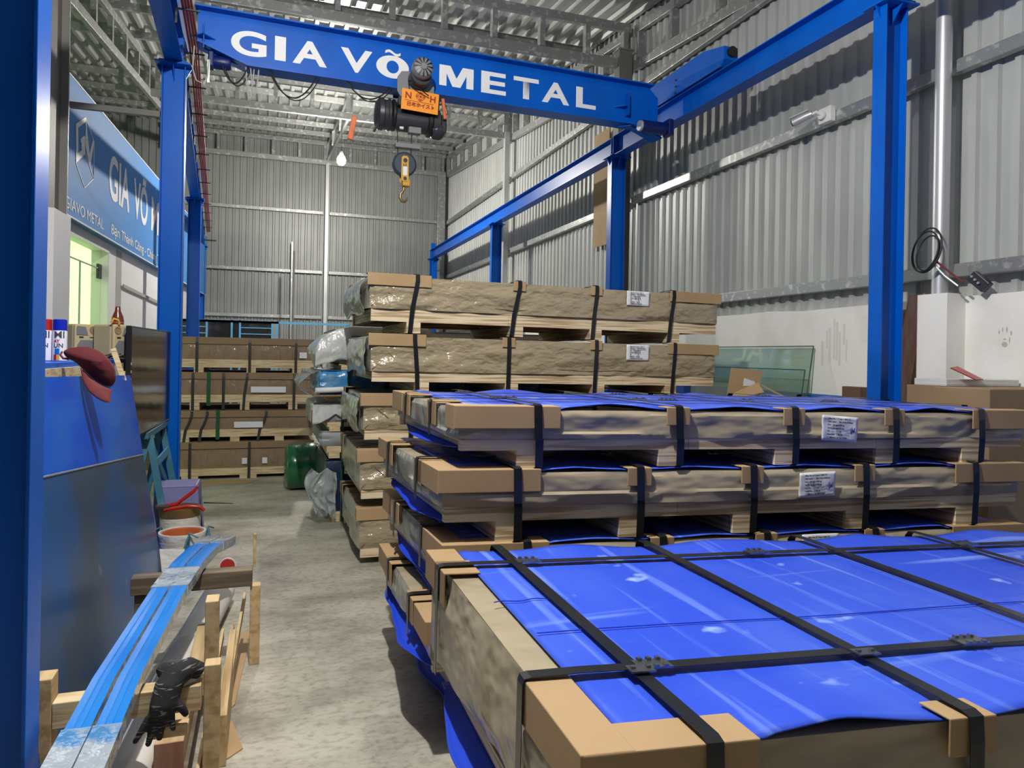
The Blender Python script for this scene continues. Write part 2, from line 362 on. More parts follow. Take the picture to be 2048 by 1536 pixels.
# roof trusses
def truss(name,label,p0,p1,up0,up1,n,parent=None,w_=.07,h_=.13):
    """lower chord p0->p1, upper chord offset by up0/up1 in z"""
    e=empty(name,((p0[0]+p1[0])/2,(p0[1]+p1[1])/2,p0[2]),label,'roof truss','steel roof trusses'); l=e.location
    a=Vector(p0)-l; b=Vector(p1)-l; A=a+Vector((0,0,up0)); B=b+Vector((0,0,up1))
    MB().bar(a,b,w_,h_).build('lower_chord',M_['steel'],e,bevel=.005)
    MB().bar(A,B,w_,h_*.9).build('upper_chord',M_['steel'],e,bevel=.005)
    for i in range(n):
        t=(i+.0)/(n-1) if n>1 else .5
        t=min(max(t,.012),.988)
        p=a.lerp(b,t); q=A.lerp(B,t)
        MB().bar(p+Vector((0,0,h_/2)),q-Vector((0,0,h_/2)),w_,.10 if abs((b-a).y)<.5 else .10,(1,0,0) if abs((b-a).x)<.5 else (0,1,0)).build('web_post',M_['steel'],e)
    return e
def ct(y,label,n=9,x0=-2.6,x1=4.8): return truss('roof_truss',label,(x0,y,chordz(y)+.02),(x1,y,chordz(y)+.02),.52,.52,n)
ct(9.05,'near cross roof truss with square web openings above the blue crane girder',12)
ct(14.3,'middle cross roof truss from which the lit lamp hangs',12)
ct(20.08,'far roof truss lying along the top of the rear wall',12)
def lt(x,y0,y1,label,n): return truss('roof_truss',label,(x,y0,chordz(y0)),(x,y1,chordz(y1)),.50,.50,n)
lt(4.84,-2,8.95,'near lengthwise truss along the top of the right wall, before the cross truss',12)
lt(4.84,9.2,14.2,'lengthwise truss along the right wall between the two cross trusses',8)
lt(4.84,14.4,20.0,'far lengthwise truss along the right wall reaching the rear corner',8)
def ltl():
    y0,y1=9.2,20.0
    x0,x1=-2.33,-1.77
    return truss('roof_truss','lengthwise ladder-like truss above the blue sign on the left',(x0,y0,chordz(y0)),(x1,y1,chordz(y1)),.50,.50,14)
ltl()
e=truss('roof_truss','slender lengthwise truss chord running down the middle of the roof to the rear post',(1.5,14.4,chordz(14.4)+.1),(1.5,20.0,chordz(20)+.1),.42,.42,4,w_=.05,h_=.06)
PN=('first','second','third','fourth','fifth','sixth','seventh','eighth','ninth','tenth','eleventh','twelfth')
for i,y in enumerate([2.2,3.6,5.0,6.4,7.8,10.4,11.7,13.0,15.6,16.9,18.2,19.3]):
    o=MB().bar((-6.9,y,roofz(y)-.02),(4.8,y,roofz(y)-.02),.06,.12).build('purlin',M_['steel'],bevel=.004)
    prop(o,'galvanised roof purlin, the %s counting back from the entrance%s'%(PN[i],', before the near cross truss' if i<5 else (', before the middle cross truss' if i<8 else ', beyond the middle cross truss')),'purlin','roof purlins')
# lamp
e=empty('hanging_lamp',(1.33,14.3,6.19),'lit bulb lamp hanging on a thin wire from the middle roof truss','lamp')
MB().cyl((0,0,0),(0,0,-.68),.006,8).build('wire',M_['cable'],e)
MB().lathe([(.02,-.66),(.035,-.68),(.04,-.73)],n=16).build('socket',M_['pale'],e,smooth=True)
o=MB().lathe([(.03,-.73),(.06,-.76),(.085,-.82),(.08,-.88),(.05,-.92),(.01,-.93)],n=20).build('bulb',M_['lampglow'],e,smooth=True); o['label']='glowing white bulb'

# ---------------- crane runway ----------------
def crane_column(x,y,label,h=4.2,lean=0):
    """H section: flanges face +-X (depth .2 along X, flange .11 along Y)"""
    e=empty('crane_column',(x,y,0),label,'crane column','blue crane columns')
    MB().box((-.10,-.06,.012),(-.09,.06,h-.03)).box((.09,-.06,.012),(.10,.06,h-.03)).box((-.09,-.004,.012),(.09,.004,h-.03)).build('h_section',M_['blue'],e,bevel=.002)
    MB().box((-.15,-.12,0),(.15,.12,.012)).build('base_plate',M_['blue'],e)
    MB().box((-.15,-.115,h-.03),(.15,.115,h-.015)).box((-.12,-.105,h-.015),(.12,.105,h)).build('cap_plate',M_['blue'],e,bevel=.002)
    g=MB()
    for sy in (-1,1): g.prism([(0,sy*.005,h-.03),(0,sy*.105,h-.03),(0,sy*.005,h-.16)],(-.004,0,0),(.004,0,0))
    for sx in (-1,1): g.prism([(sx*.10,0,h-.03),(sx*.145,0,h-.03),(sx*.10,0,h-.12)],(0,-.004,0),(0,.004,0))
    g.build('gusset',M_['blue'],e); return e
RX=4.25
for y,l in ((4.03,'nearest right blue crane column, tallest in view, beside the steel pipe'),(8.32,'second right blue crane column, rising behind the topmost brown packs'),
            (13.44,'third right blue crane column, left of the pale wall post'),(19.03,'small farthest right blue crane column by the rear corner')):
    crane_column(RX,y,l)
crane_column(RX,-.6,'right blue crane column nearest the entrance, out of frame')
for x,y,l in ((-.668,2.2,'nearest left blue crane column, a dark slab along the left edge of the photo'),(-.83,7.17,'left blue crane column behind the television screen'),
            (-1.19,13.35,'third left blue crane column, seen right behind the television column'),(-1.56,19.3,'farthest left blue crane column, by the rear wall')):
    crane_column(x,y,l)
def rail(p,q,label,h=.25,w_=.15):
    e=empty('runway_beam',(p[0],p[1],p[2]),label,'crane rail beam','blue crane runway beams')
    d=Vector(q)-Vector(p); L_=d.length; d.normalize(); M=Matrix.Rotation(math.atan2(d.y,d.x)-math.pi/2,4,'Z')
    MB().box((-w_/2,0,0),(w_/2,L_,.009),0,M).box((-w_/2,0,h-.009),(w_/2,L_,h),0,M).box((-.0035,0,.009),(.0035,L_,h-.009),0,M).build('i_section',M_['blue'],e)
    s=MB()
    for y in (.006,L_-.012): s.box((-w_/2+.004,y,.009),(-.0035,y+.008,h-.009),0,M).box((.0035,y,.009),(w_/2-.004,y+.008,h-.009),0,M)
    s.build('end_stiffener',M_['blue'],e)
    MB().box((-.02,0,h),(.02,L_,h+.022),0,M).build('rail_bar',M_['hoist'],e)
    b=MB()
    for y in (.03,L_-.03):
        for z in (.07,.13,.19): b.lathe([(.009,-.012),(.009,.012)],(0,y,z),8,'X')
    for v in range(len(b.v)): b.v[v]=tuple(M@Vector(b.v[v]))
    b.build('bolt',M_['hoist'],e)
    return e
rail((RX,-3,4.2),(RX,8.30,4.2),'right runway beam from the nearest column to the second column')
rail((RX,8.34,4.19),(RX,19.15,4.2),'right runway beam running from the second column to the rear corner')
rail((-.55,-3,4.2),(-.83,7.15,4.2),'left runway beam overhead running to the column behind the television')
rail((-.83,7.19,4.2),(-1.19,13.33,4.2),'left runway beam segment behind the television column')
rail((-1.19,13.37,4.2),(-1.56,19.45,4.2),'farthest left runway beam segment by the rear wall')
# stop on the far right end
bx('rail_stop',(RX-.06,19.05,4.45),(RX+.06,19.1,4.62),M_['blue']); prop(bpy.data.objects['rail_stop'],'small blue upright stop on the far end of the right rail','rail stop')
# conductor bars
def lx(y): return -.83-.0585*(y-7.17) if y>7.17 else -.83-.0276*(y-7.17)
e=empty('conductor_rail',(0,0,0),'bundle of long red conductor bars running along the left blue rail','power rail')
for k in range(4):
    cb=MB()
    for a,b in ((3.0,7.17),(7.17,18.2)): cb.bar((lx(a)+.125+.022*k,a,4.38+.004*k),(lx(b)+.125+.022*k,b,4.38+.004*k),.016,.024)
    cb.build('conductor_bar',M_['redcover'],e)
y=3.6
while y<18:
    hb=MB()
    x=lx(y); hb.box((x+.07,y-.01,4.355),(x+.25,y+.01,4.365)).box((x+.07,y-.01,4.24),(x+.085,y+.01,4.36)); y+=.92
    hb.build('hanger_bracket',M_['hoist'],e)
bx('end_bracket',(lx(18.2)+.05,18.19,4.17),(lx(18.2)+.33,18.23,4.20),M_['hoist'],e)
# ---------------- bridge crane ----------------
gy0,gy1=6.93,7.09; gx0,gx1=-.62,4.12
gang=math.atan2(gy1-gy0,gx1-gx0)
e=empty('bridge_crane',(gx0,gy0,4.16),'blue travelling crane girder lettered in white across the shed','crane')
GM=Matrix.Rotation(gang,4,'Z'); GL=math.hypot(gx1-gx0,gy1-gy0)
zb,zt=0.0,.475
g=MB()
web=[(0,0,.16),(.16,0,.06),(.42,0,.012),(GL-.55,0,.012),(GL-.30,0,-.02),(GL,0,-.10),(GL,0,.36),(GL-.12,0,zt-.012),(0,0,zt-.012)]
g.prism([GM@Vector(p) for p in web],GM@Vector((0,-.006,0)),GM@Vector((0,.006,0)))
g.box((-.02,-.10,zt-.014),(GL-.10,.10,zt),0,GM).box((.42,-.10,0),(GL-.30,.10,.012),0,GM)
g.hexa([GM@Vector(p) for p in [(0,-.1,.15),(.42,-.1,0),(.42,.1,0),(0,.1,.15),(0,-.1,.165),(.42,-.1,.012),(.42,.1,.012),(0,.1,.165)]])
g.hexa([GM@Vector(p) for p in [(GL-.30,-.1,0),(GL,-.1,-.112),(GL,.1,-.112),(GL-.30,.1,0),(GL-.30,-.1,.012),(GL,-.1,-.10),(GL,.1,-.10),(GL-.30,.1,.012)]])
g.build('girder',M_['blue'],e)
s=MB()
for x in (.05,GL-.42): s.box((x,-.095,.1),(x+.008,-.006,.34),0,GM)
for x,z in ((.05,.22),(GL-.46,.19),(GL-.40,-.02)): s.prism([GM@Vector((x-.10,-.006,z)),GM@Vector((x+.10,-.006,z)),GM@Vector((x,-.11,z))],(0,0,-.004),(0,0,.004))
s.build('stiffener',M_['blue'],e)
def carriage(x,name='end_carriage',x0=-.08,x1=.08,ya=-1.0,yb=.75):
    c=MB(); z0=.315;z1=.53
    prof=[(0,ya,z0+.06),(0,ya+.06,z0),(0,yb-.06,z0),(0,yb,z0+.06),(0,yb,z1),(0,yb-.3,z1+.05),(0,ya+.35,z1+.05),(0,ya,z1-.03)]
    c.prism([Vector(p)+Vector((x,0,0)) for p in prof],(x0,0,0),(x1,0,0))
    o=c.build(name,M_['blue'],e,bevel=.004)
    wl=MB()
    for y in (ya+.16,yb-.16): wl.lathe([(.085,-.045),(.085,-.03),(.07,-.03),(.07,.03),(.085,.03),(.085,.045)],(x,y,z0+.068),20,'X')
    wl.build('wheel',M_['hoist'],o)
    MB().cyl((x,ya-.035,z0+.13),(x,ya+.0,z0+.13),.05,18).build('buffer',M_['black'],o)
    bl=MB()
    for z in (.33,.40,.47):
        bl.lathe([(.011,-.016),(.011,0)],(x+x0,-.14,z),8,'X')
    bl.build('bolt',M_['hoist'],o)
rx=RX-gx0
carriage(rx); carriage(lx(7)-gx0+.0,x0=-.07,x1=.07)
for x,s_,y in ((rx-.28,-1,-.04),(.14,1,-.0)):
    if s_>0:
        o=MB().lathe([(0,-.05),(.05,-.05),(.06,-.03),(.06,.10),(.05,.12)],(x+.02,y,.02),22,'X').build('travel_motor',M_['bluedark'],e,smooth=True); bx('gearbox',(x-.05,y-.06,-.04),(x,y+.06,.10),M_['bluedark'],o,bevel=.012); continue
    m=MB(); 
    m.lathe([(.0,-.17*s_),(.05,-.17*s_),(.062,-.15*s_),(.066,-.11*s_),(.066,.16*s_),(.055,.17*s_)],(x,y,-.04),22,'X')
    o=m.build('travel_motor',M_['bluedark'],e,smooth=True)
    MB().lathe([(.055,0),(.06,.03)],(x-.19 if s_<0 else x+.17,y,-.04),20,'X').build('motor_fan_cover',M_['pale'] if s_<0 else M_['bluedark'],o)
    MB().box((x+.17*s_*-1-.03,y-.07,-.12),(x+.17*s_*-1+.03,y+.07,.06)).build('gearbox',M_['bluedark'],o,bevel=.012)
# lettering on the near face of the web
_o=text('H',1,M_['white_letter'],None,Matrix.Identity(4),'x'); CAPH=max(v.co.y for v in _o.data.vertices)-min(v.co.y for v in _o.data.vertices); bpy.data.objects.remove(_o)
def glet(t,lx0,wid,z,h,name='lettering'):
    o=text(t,1,M_['white_letter'],e,Matrix.Identity(4),name,bold=.028,ext=0.0)
    xs=[v.co.x for v in o.data.vertices]; 
    ys=[v.co.y for v in o.data.vertices]
    x0,x1=min(xs),max(xs); 
    H=CAPH
    F=GM@frame((0,-.0075,0),(1,0,0),(0,0,1))
    o.data.transform(F@Matrix.Translation((lx0,z,0))@Matrix.Diagonal((wid/(x1-x0),h/H,1,1))@Matrix.Translation((-x0,0,0)))
    return o
for t,a,b in (('G',.276,.579),('I',.651,.748),('A',.808,1.119),('V',1.245,1.543),('\u00d5',1.583,1.902),('M',2.21,2.568),('E',2.65,2.92),('T',3.004,3.286),('A',3.324,3.644),('L',3.723,3.961)):
    if t not in ('M','\u00d5'): glet(t,a,b-a,.132,.205)
FG=GM@frame((0,-.0078,0),(1,0,0),(0,0,1))
def poly(name,pts,parent=None):
    m=MB(); m.prism([Vector((x,y,0)) for x,y in pts],(0,0,0),(0,0,.0008)); m.v=[tuple(FG@Vector(v)) for v in m.v]; return m.build(name,M_['white_letter'],e)
x0,x1,zb_,zt_=2.21,2.568,.132,.337; W_=x1-x0
poly('lettering',[(x0,zb_),(x0,zt_),(x0+.115,zt_),(x0+W_/2,zb_+.085),(x1-.115,zt_),(x1,zt_),(x1,zb_),(x1-.075,zb_),(x1-.075,zb_+.125),(x0+W_/2+.042,zb_),(x0+W_/2-.042,zb_),(x0+.075,zb_+.125),(x0+.075,zb_)])
m=MB(); n=44; cx_,cz_=1.742,.232; vs=[]
for k in range(n):
    a=2*math.pi*k/n; vs+=[(cx_+.160*math.cos(a),cz_+.110*math.sin(a),0),(cx_+.060*math.cos(a),cz_+.062*math.sin(a),0)]
m.add(vs,[(2*k,(2*k+2)%(2*n),(2*k+3)%(2*n),2*k+1) for k in range(n)])
tl=[];
for i in range(13):
    t=i/12; x=cx_-.075+.15*t; z=.368+.016*math.sin(2*math.pi*t); tl.append((x,z))
k0=len(m.v); 
m.add([(x,z-.013,0) for x,z in tl]+[(x,z+.013,0) for x,z in tl],[(i,i+1,14+i,13+i) for i in range(12)])
m.v=[tuple(FG@Vector(v)) for v in m.v]; m.build('lettering',M_['white_letter'],e,fixn=False,solid=.001)
# festoon cables
def sag(p,q,d,n=14): 
    p=Vector(p);q=Vector(q); return [p.lerp(q,i/n)-Vector((0,0,d*4*(i/n)*(1-i/n))) for i in range(n+1)]
for a,b,d in ((.60,1.02,.22),(1.30,1.70,.13),(.20,.42,.16)):
    MB().tube([GM@p for p in sag((a,-.06,-.0),(b,-.05,-.0),d)],.007,8).build('festoon_cable',M_['cable'],e,smooth=True)
    MB().tube([GM@p for p in sag((a+.02,-.04,-.0),(b+.03,-.03,-.0),d+.015)],.005,8).build('festoon_cable',M_['cable'],e,smooth=True)
for a,d in ((.43,.28),(.47,.24)):
    MB().tube([GM@p for p in sag((a-.025,-.05,0),(a+.045,-.04,0),d)],.006,8).build('festoon_cable',M_['cablegrey'],e,smooth=True)
MB().tube([GM@Vector(p) for p in ((-.02,-.1,.1),(-.03,-.1,-.1),(.0,-.1,-.2),(.06,-.1,-.22),(.09,-.1,-.15),(.1,-.1,.0))],.006,8).build('festoon_cable',M_['cablegrey'],e,smooth=True)
MB().box((.09,-.09,-.2),(.11,-.07,.0)).build('cable_hanger',M_['pale'],e)

# ---------------- electric hoist ----------------
hx=1.31; hy=gy0+(hx-gx0)*math.tan(gang)
e=empty('electric_hoist',(hx,hy,4.16),'dark electric hoist with an orange plate hanging under the blue girder','hoist')
t=MB()  # trolley plates and wheels on both sides of the girder
for sy in (-1,1):
    pts=[(-.16,0,-.03),(-.16,0,.10),(-.12,0,.16),(-.05,0,.17),(.02,0,.10),(.10,0,.10),(.20,0,.05),(.20,0,-.06),(.0,0,-.10),(-.12,0,-.10)]
    t.prism([Vector(p)+Vector((0,sy*.125,0)) for p in pts],(0,-.007,0),(0,.007,0))
    for x in (-.10,.13): t.lathe([(.055,-.02),(.055,.02)],(x,sy*.10,.05),18,'Y')
t.cyl((-.08,-.13,-.06),(-.08,.13,-.06),.015).cyl((.14,-.13,-.06),(.14,.13,-.06),.015)
t.build('trolley',M_['hoistgrey'],e,bevel=.003)
m=MB().lathe([(0,-.40),(.05,-.40),(.085,-.385),(.10,-.36),(.10,-.30),(.095,-.29)],(0.04,0,.13),28,'Y'); mo=m.build('motor_fan_cover',M_['hoistgrey'],e,smooth=True)
fins=MB()
for k in range(12):
    a=2*math.pi*k/12; c,s_=math.cos(a),math.sin(a)
    fins.prism([(0.04+.028*c-.002*s_,-.404,.13+.028*s_+.002*c),(0.04+.028*c+.002*s_,-.404,.13+.028*s_-.002*c),(0.04+.088*c+.008*s_,-.388,.13+.088*s_-.008*c),(0.04+.088*c-.008*s_,-.388,.13+.088*s_+.008*c)],(0,-.003,0),(0,.004,0))
fins.build('vent_slot',M_['black'],mo)
MB().lathe([(.03,-.41),(.03,-.40)],(0.04,0,.13),16,'Y').build('hub',M_['hoistgrey'],mo)
MB().lathe([(.096,-.30),(.10,-.28),(.10,-.10),(.07,-.09)],(0.04,0,.09),28,'Y').build('motor_body',M_['hoist'],e,smooth=True)
# main body: drum along X
MB().lathe([(.10,-.22),(.115,-.21),(.115,.20),(.13,.205),(.13,.27),(.10,.29)],(0,-.02,-.27),30,'X').build('drum_body',M_['hoist'],e,smooth=True)
MB().lathe([(.03,-.36),(.11,-.35),(.15,-.32),(.155,-.28),(.14,-.27),(.14,-.24),(.15,-.23),(.15,-.21),(.12,-.20)],(0,-.02,-.24),30,'X').build('gear_housing',M_['hoist'],e,smooth=True)
MB().lathe([(.14,-.20),(.15,-.19),(.15,-.17),(.135,-.16)],(0,-.02,-.24),30,'X').lathe([(.13,.15),(.14,.16),(.14,.19),(.13,.2)],(0,-.02,-.27),30,'X').build('flange_ring',M_['black'],e,smooth=True)
MB().box((-.15,-.17,-.18),(.25,-.05,-.09)).box((.0,-.10,-.14),(.22,.10,-.06)).build('control_box',M_['hoist'],e,bevel=.01)
MB().box((.19,-.12,-.38),(.34,.06,-.20)).lathe([(.09,.2),(.10,.24),(.10,.30),(.06,.33)],(0,-.03,-.33),20,'X').build('end_cover',M_['hoist'],e,bevel=.02)
PM=Matrix.Rotation(R(3.0),4,'Y')
pl=MB().box((-.125,-.215,-.235),(.235,-.21,-.035),0,PM).build('nameplate',M_['orange'],e,bevel=.003)
F=PM@frame((0,-.217,0),(1,0,0),(0,0,1))
text('N',.085,M_['tape'],pl,F@Matrix.Translation((-.095,-.125,0)),bold=.002); text('H',.085,M_['tape'],pl,F@Matrix.Translation((.145,-.125,0)),bold=.002)
em=MB()
for r0,r1 in ((.036,.043),(.022,.029),(.0,.012)):
    n=28; vs=[];fs=[]
    for k in range(n):
        a=2*math.pi*k/n; vs+=[(r0*math.cos(a),r0*math.sin(a),0),(r1*math.cos(a),r1*math.sin(a),0)]
    fs=[(2*k,2*k+1,(2*k+3)%(2*n),(2*k+2)%(2*n)) for k in range(n) if r0==0 or k%7!=3]
    em.add(vs,fs,0,F@Matrix.Translation((.055,-.09,0.001)))
for a in range(4): 
    em.box((-.003,.030,0),(.003,.048,.001),0,F@Matrix.Translation((.055,-.09,0.001))@Matrix.Rotation(a*math.pi/2,4,'Z'))
em.build('emblem',M_['tape'],pl,fixn=False)
MB().box((-.095,-.145,0),(.185,-.1415,.001),0,F).build('underline',M_['tape'],pl)
text('\u65e5\u672c\u30db\u30a4\u30b9\u30c8',.046,M_['tape'],pl,F@Matrix.Translation((-.075,-.192,0)),bold=.0015)
MB().box((.255,-.17,-.30),(.285,-.14,-.10),0,Matrix.Rotation(R(-8),4,'Y')).build('guard_bar',M_['orangered'],e,bevel=.006)
MB().box((-.425,-.10,-.62),(-.375,-.07,-.39),0,Matrix.Translation((-.09,0,0))@Matrix.Rotation(R(10),4,'Y')).build('guard_bar',M_['orangered'],e,bevel=.006)
MB().tube([(-.33,-.09,-.36),(-.35,-.09,-.40),(-.37,-.09,-.44)],.012,8).build('guard_link',M_['hoist'],e)
MB().box((-.04,-.13,-.42),(.08,-.05,-.36)).build('rating_label',M_['hoistgrey'],e,bevel=.004)
MB().box((-.13,-.13,-.395),(-.09,-.10,-.37)).build('limit_switch',M_['pale'],e,bevel=.004)
ls=MB(); 
for x in (-.15,.07): ls.bar((x,-.05,-.36),(x-.03,-.05,-.52),.006,.006)
ls.box((-.16,-.10,-.56),(.08,-.02,-.52)).build('limit_bar',M_['hoistgrey'],e)
MB().tube([Vector(p) for p in ((.24,-.1,-.12),(.30,-.16,-.10),(.33,-.17,-.2),(.29,-.15,-.26))],.006,8).build('control_cable',M_['cable'],e,smooth=True)
MB().tube([Vector(p) for p in ((-.06,-.17,.06),(-.07,-.25,-.0),(.02,-.30,-.05),(.12,-.26,-.09))],.006,8).build('control_cable',M_['cable'],e,smooth=True)
rp=MB(); rp.cyl((-.14,-.05,-.36),(-.125,-.05,-.72),.005,8).cyl((.005,-.05,-.36),(-.005,-.05,-.72),.005,8); rp.build('wire_rope',M_['cable'],e)
hx2,hy2=hx-.065,hy-.05
e=empty('hook_block',(hx2,hy2,3.33),'yellow and black pulley block with a hook hanging below the hoist','hook')
MB().lathe([(.03,-.035),(.100,-.035),(.118,-.02),(.118,.02),(.100,.035),(.03,.035)],(0,0,.115),32,'Y').build('sheave_guard',M_['sheavegrey'],e,smooth=True)
for sy in (-1,1):
    MB().prism([(-.035,sy*.045,.17),(-.02,sy*.045,.19),(.02,sy*.045,.19),(.035,sy*.045,.17),(.037,sy*.045,-.04),(.022,sy*.045,-.06),(-.022,sy*.045,-.06),(-.037,sy*.045,-.04)],(0,-.006,0),(0,.006,0)).build('side_plate',M_['yellow'],e,bevel=.003)
MB().box((-.020,-.053,.0),(.020,-.0515,.085)).build('capacity_label',M_['paper'],e)
text('2.5',.03,M_['ink'],e,frame((-.021,-.0522,.09),(1,0,0),(0,0,1)),bold=.001)
MB().lathe([(.020,-.06),(.020,-.05)],(0,0,.145),14,'Y').lathe([(.016,-.06),(.016,-.05)],(0,0,-.03),14,'Y').build('pin',M_['hoist'],e)
MB().box((-.02,-.045,-.10),(.055,.045,-.03)).build('crosshead',M_['yellow'],e,bevel=.012)
hk=[(0,0,-.085),(0,0,-.13),(-.012,0,-.15),(-.032,0,-.175),(-.035,0,-.21),(-.018,0,-.24),(.008,0,-.245),(.03,0,-.225),(.034,0,-.195)]
MB().tube(hk,[.012,.012,.013,.014,.016,.017,.016,.012,.006],12).build('hook',M_['brass'],e,smooth=True)

# ---------------- wall things ----------------
e=empty('pipe',(4.70,3.97,0),'tall galvanised steel pipe up the right wall beside the nearest right blue column','pipe')
MB().cyl((0,0,2.11),(0,0,5.4),.055,32).build('pipe_tube',M_['pale'],e,smooth=True)
e=empty('security_camera',(4.80,5.22,3.83),'white bullet security camera mounted on the middle rail of the right wall','camera')
MB().box((-.06,-.085,-.07),(.0,.065,.07)).build('junction_box',M_['cameraw'],e,bevel=.006)
MB().tube([(-.06,.0,0),(-.12,.03,.03),(-.15,.06,.01)],.016,10).lathe([(.04,-.09),(.04,-.07)],(0,0,0),16,'X').build('mount_arm',M_['cameraw'],e,smooth=True)
MB().tube([(-.14,.05,.02),(-.17,.10,.005),(-.225,.20,-.03)],[.03,.036,.038],20).build('camera_body',M_['pale'],e,smooth=True)
MB().tube([(-.224,.198,-.029),(-.229,.208,-.032)],[.032,.032],20).build('lens',M_['black'],e)
MB().bar((-.155,.07,.052),(-.235,.225,.010),.075,.004).build('sun_shield',M_['cameraw'],e)
e=empty('cable_coil',(4.66,4.0,2.42),'black cable coil looped around the steel pipe on the right wall','cable')
cc=MB()
for r_,dz,dx in ((.15,0,0),(.13,-.01,.03),(.165,.01,.02)):
    cc.tube([(-.10+dx+.03*math.sin(a),r_*.72*math.cos(a)-.02,r_*math.sin(a)+dz) for a in [2*math.pi*k/28 for k in range(29)]],.006,8,cap=False)
cc.build('coil',M_['cable'],e,smooth=True)
MB().tube([(-.08,-.08,-.10),(-.07,-.16,-.19),(-.05,-.25,-.27)],.008,8).build('cable_end',M_['pale'],e,smooth=True)
MB().tube([(-.08,-.10,-.08),(-.07,-.19,-.16),(-.05,-.29,-.25)],.008,8).build('cable_end',M_['maroon2'],e,smooth=True)
e=empty('cable_terminal',(4.74,3.66,2.10),'small dark cable plug box standing slanted on the white wall ledge','cable box')
MB().bar((-.02,.07,.13),(.0,-.03,.0+.03),.06,.08).build('terminal_box',M_['hoist'],e,bevel=.006)
k=MB()
for a in (.2,.45,.7): k.box((-.055,.07-.10*a-.008,.13-.10*a),(-.045,.07-.10*a+.008,.145-.10*a))
k.build('screw',M_['pale'],e)

# ---------------- left office wall ----------------
def ox(y): return -2.084+.0483*(y-9.26)-.0   # face of the office wall
OM=Matrix.Translation((ox(6.5),6.5,0))@Matrix.Rotation(-math.atan(.0483),4,'Z')   # local y along wall
def ol(y): return (y-6.5)*math.sqrt(1+.0483**2)
wo=MB()
D0,D1=ol(8.95),ol(10.78)     # door opening
wo.box((-.2,ol(6.3),0),(0,D0,3.06)).box((-.2,D1,0),(0,ol(20.1),3.06)).box((-.2,D0,2.90),(0,D1,3.06))
wo=wo.build('wall_left',M_['officewall'],None); wo.matrix_world=OM; struct(wo)
pil=bx('door_pier',(0,ol(6.98),0),(.49,ol(7.43),2.78),M_['officewall'],wo,bevel=.004)
e=empty('steel_column',(-1.84,7.1,2.78),'dark grey steel column rising from the white pier beside the company sign','column')
MB().box((-.12,-.32,0),(.12,-.308,3.2)).box((-.12,.29,0),(.12,.302,3.2)).box((.05,-.308,0),(.062,.29,3.2)).build('column_body',M_['greypaint'],e)
bx('lit_flange',(-.12,.302,0),(.125,.31,3.2),M_['steel'],e)  # paler steel strip puts the lit flange edge into the colour
tr=MB().box((.0,D0-.0,0),(.02,D0+.03,2.9)).box((.0,D1-.03,0),(.02,D1,2.9)).box((0,D0,2.87),(.02,D1,2.9))
tr=tr.build('trim_1',M_['officewall'],None); tr.matrix_world=OM; struct(tr)
# glazed door with transom
dr=MB().box((-.09,D0,2.66),(-.08,D1,2.90)).build('door_1',M_['doorglass'],None); dr.matrix_world=OM; struct(dr)
MB().box((-.09,D0,.01),(-.08,(D0+D1)/2-.005,2.645)).build('door_leaf',M_['doorglass'],dr); MB().box((-.09,(D0+D1)/2+.005,.01),(-.08,D1,2.645)).build('door_leaf',M_['doorglass'],dr)
MB().box((-.095,(D0+D1)/2-.006,.01),(-.075,(D0+D1)/2+.006,2.645)).box((-.095,D0,2.645),(-.075,D1,2.66)).build('glass_joint',M_['cablegrey'],dr)
MB().box((-.10,D1-.16,2.52),(-.065,D1-.02,2.62)).box((-.10,D1-.16,2.62),(-.065,D1-.02,2.71)).build('patch_fitting',M_['hoist'],dr,bevel=.004)
wi=MB().box((-2.6,D0-1.2,.0),(-2.55,D1+1.6,2.97)).box((-2.55,D1+1.55,0),(-.25,D1+1.6,2.97)).box((-2.55,D0-1.2,2.93),(-.25,D1+1.6,2.97)).build('office_interior',M_['glow'],wo); wi['label']='brightly lit pale green office interior'
# wall bar
MB().bar((.03,ol(11.5),2.50),(.03,ol(14.5),2.42),.02,.05).build('wall_rail',M_['cablegrey'],wo)
MB().box((0,ol(11.2),0),(.004,ol(11.5),2.98)).build('wall_joint',M_['cablegrey'],wo)
# sign
sg=empty('company_sign',(0,0,0),'long blue company sign board with white lettering above the office door','sign'); sg.matrix_world=OM
Ls0,Ls1=ol(7.9),ol(19.6)
MB().box((.03,Ls0,3.0),(.13,Ls1,4.46)).build('sign_board',M_['signblue'],sg)
MB().box((.125,Ls0,4.46),(.135,Ls1,4.475)).box((.125,Ls0,2.985),(.135,Ls1,3.0)).box((.03,Ls0-.03,2.985),(.14,Ls0,4.475)).build('sign_trim',M_['white_letter'],sg)
def stext(t,y0,y1,z,h,sxf=None,bold=.02,thick=.0,nm='lettering'):
    o=text(t,1,M_['white_letter'],sg,Matrix.Identity(4),nm,bold=bold,ext=.001)
    xs=[v.co.x for v in o.data.vertices]; x0,x1=min(xs),max(xs)
    F=frame((.134,0,0),(0,1,0),(0,0,1))
    # text must read when looking towards -X : right direction is +Y
    o.data.transform(F@Matrix.Translation((ol(y0),z,0))@Matrix.Diagonal(((ol(y1)-ol(y0))/(x1-x0),h/CAPH,1,1))@Matrix.Translation((-x0,0,0)))
    return o
LG= [(8.81, 4.01), (9.15, 4.19), (9.16, 4.14), (8.89, 3.99), (8.91, 3.72), (9.03, 3.78), (9.02, 3.87), (8.99, 3.86), (8.99, 3.9), (9.11, 3.97), (9.15, 3.97), (9.16, 3.79), (8.84, 3.6)]
LV= [(9.16, 4.19), (9.22, 4.05), (9.33, 3.83), (9.47, 4.04), (9.51, 4.01), (9.36, 3.69), (9.23, 3.8), (9.17, 3.88)]
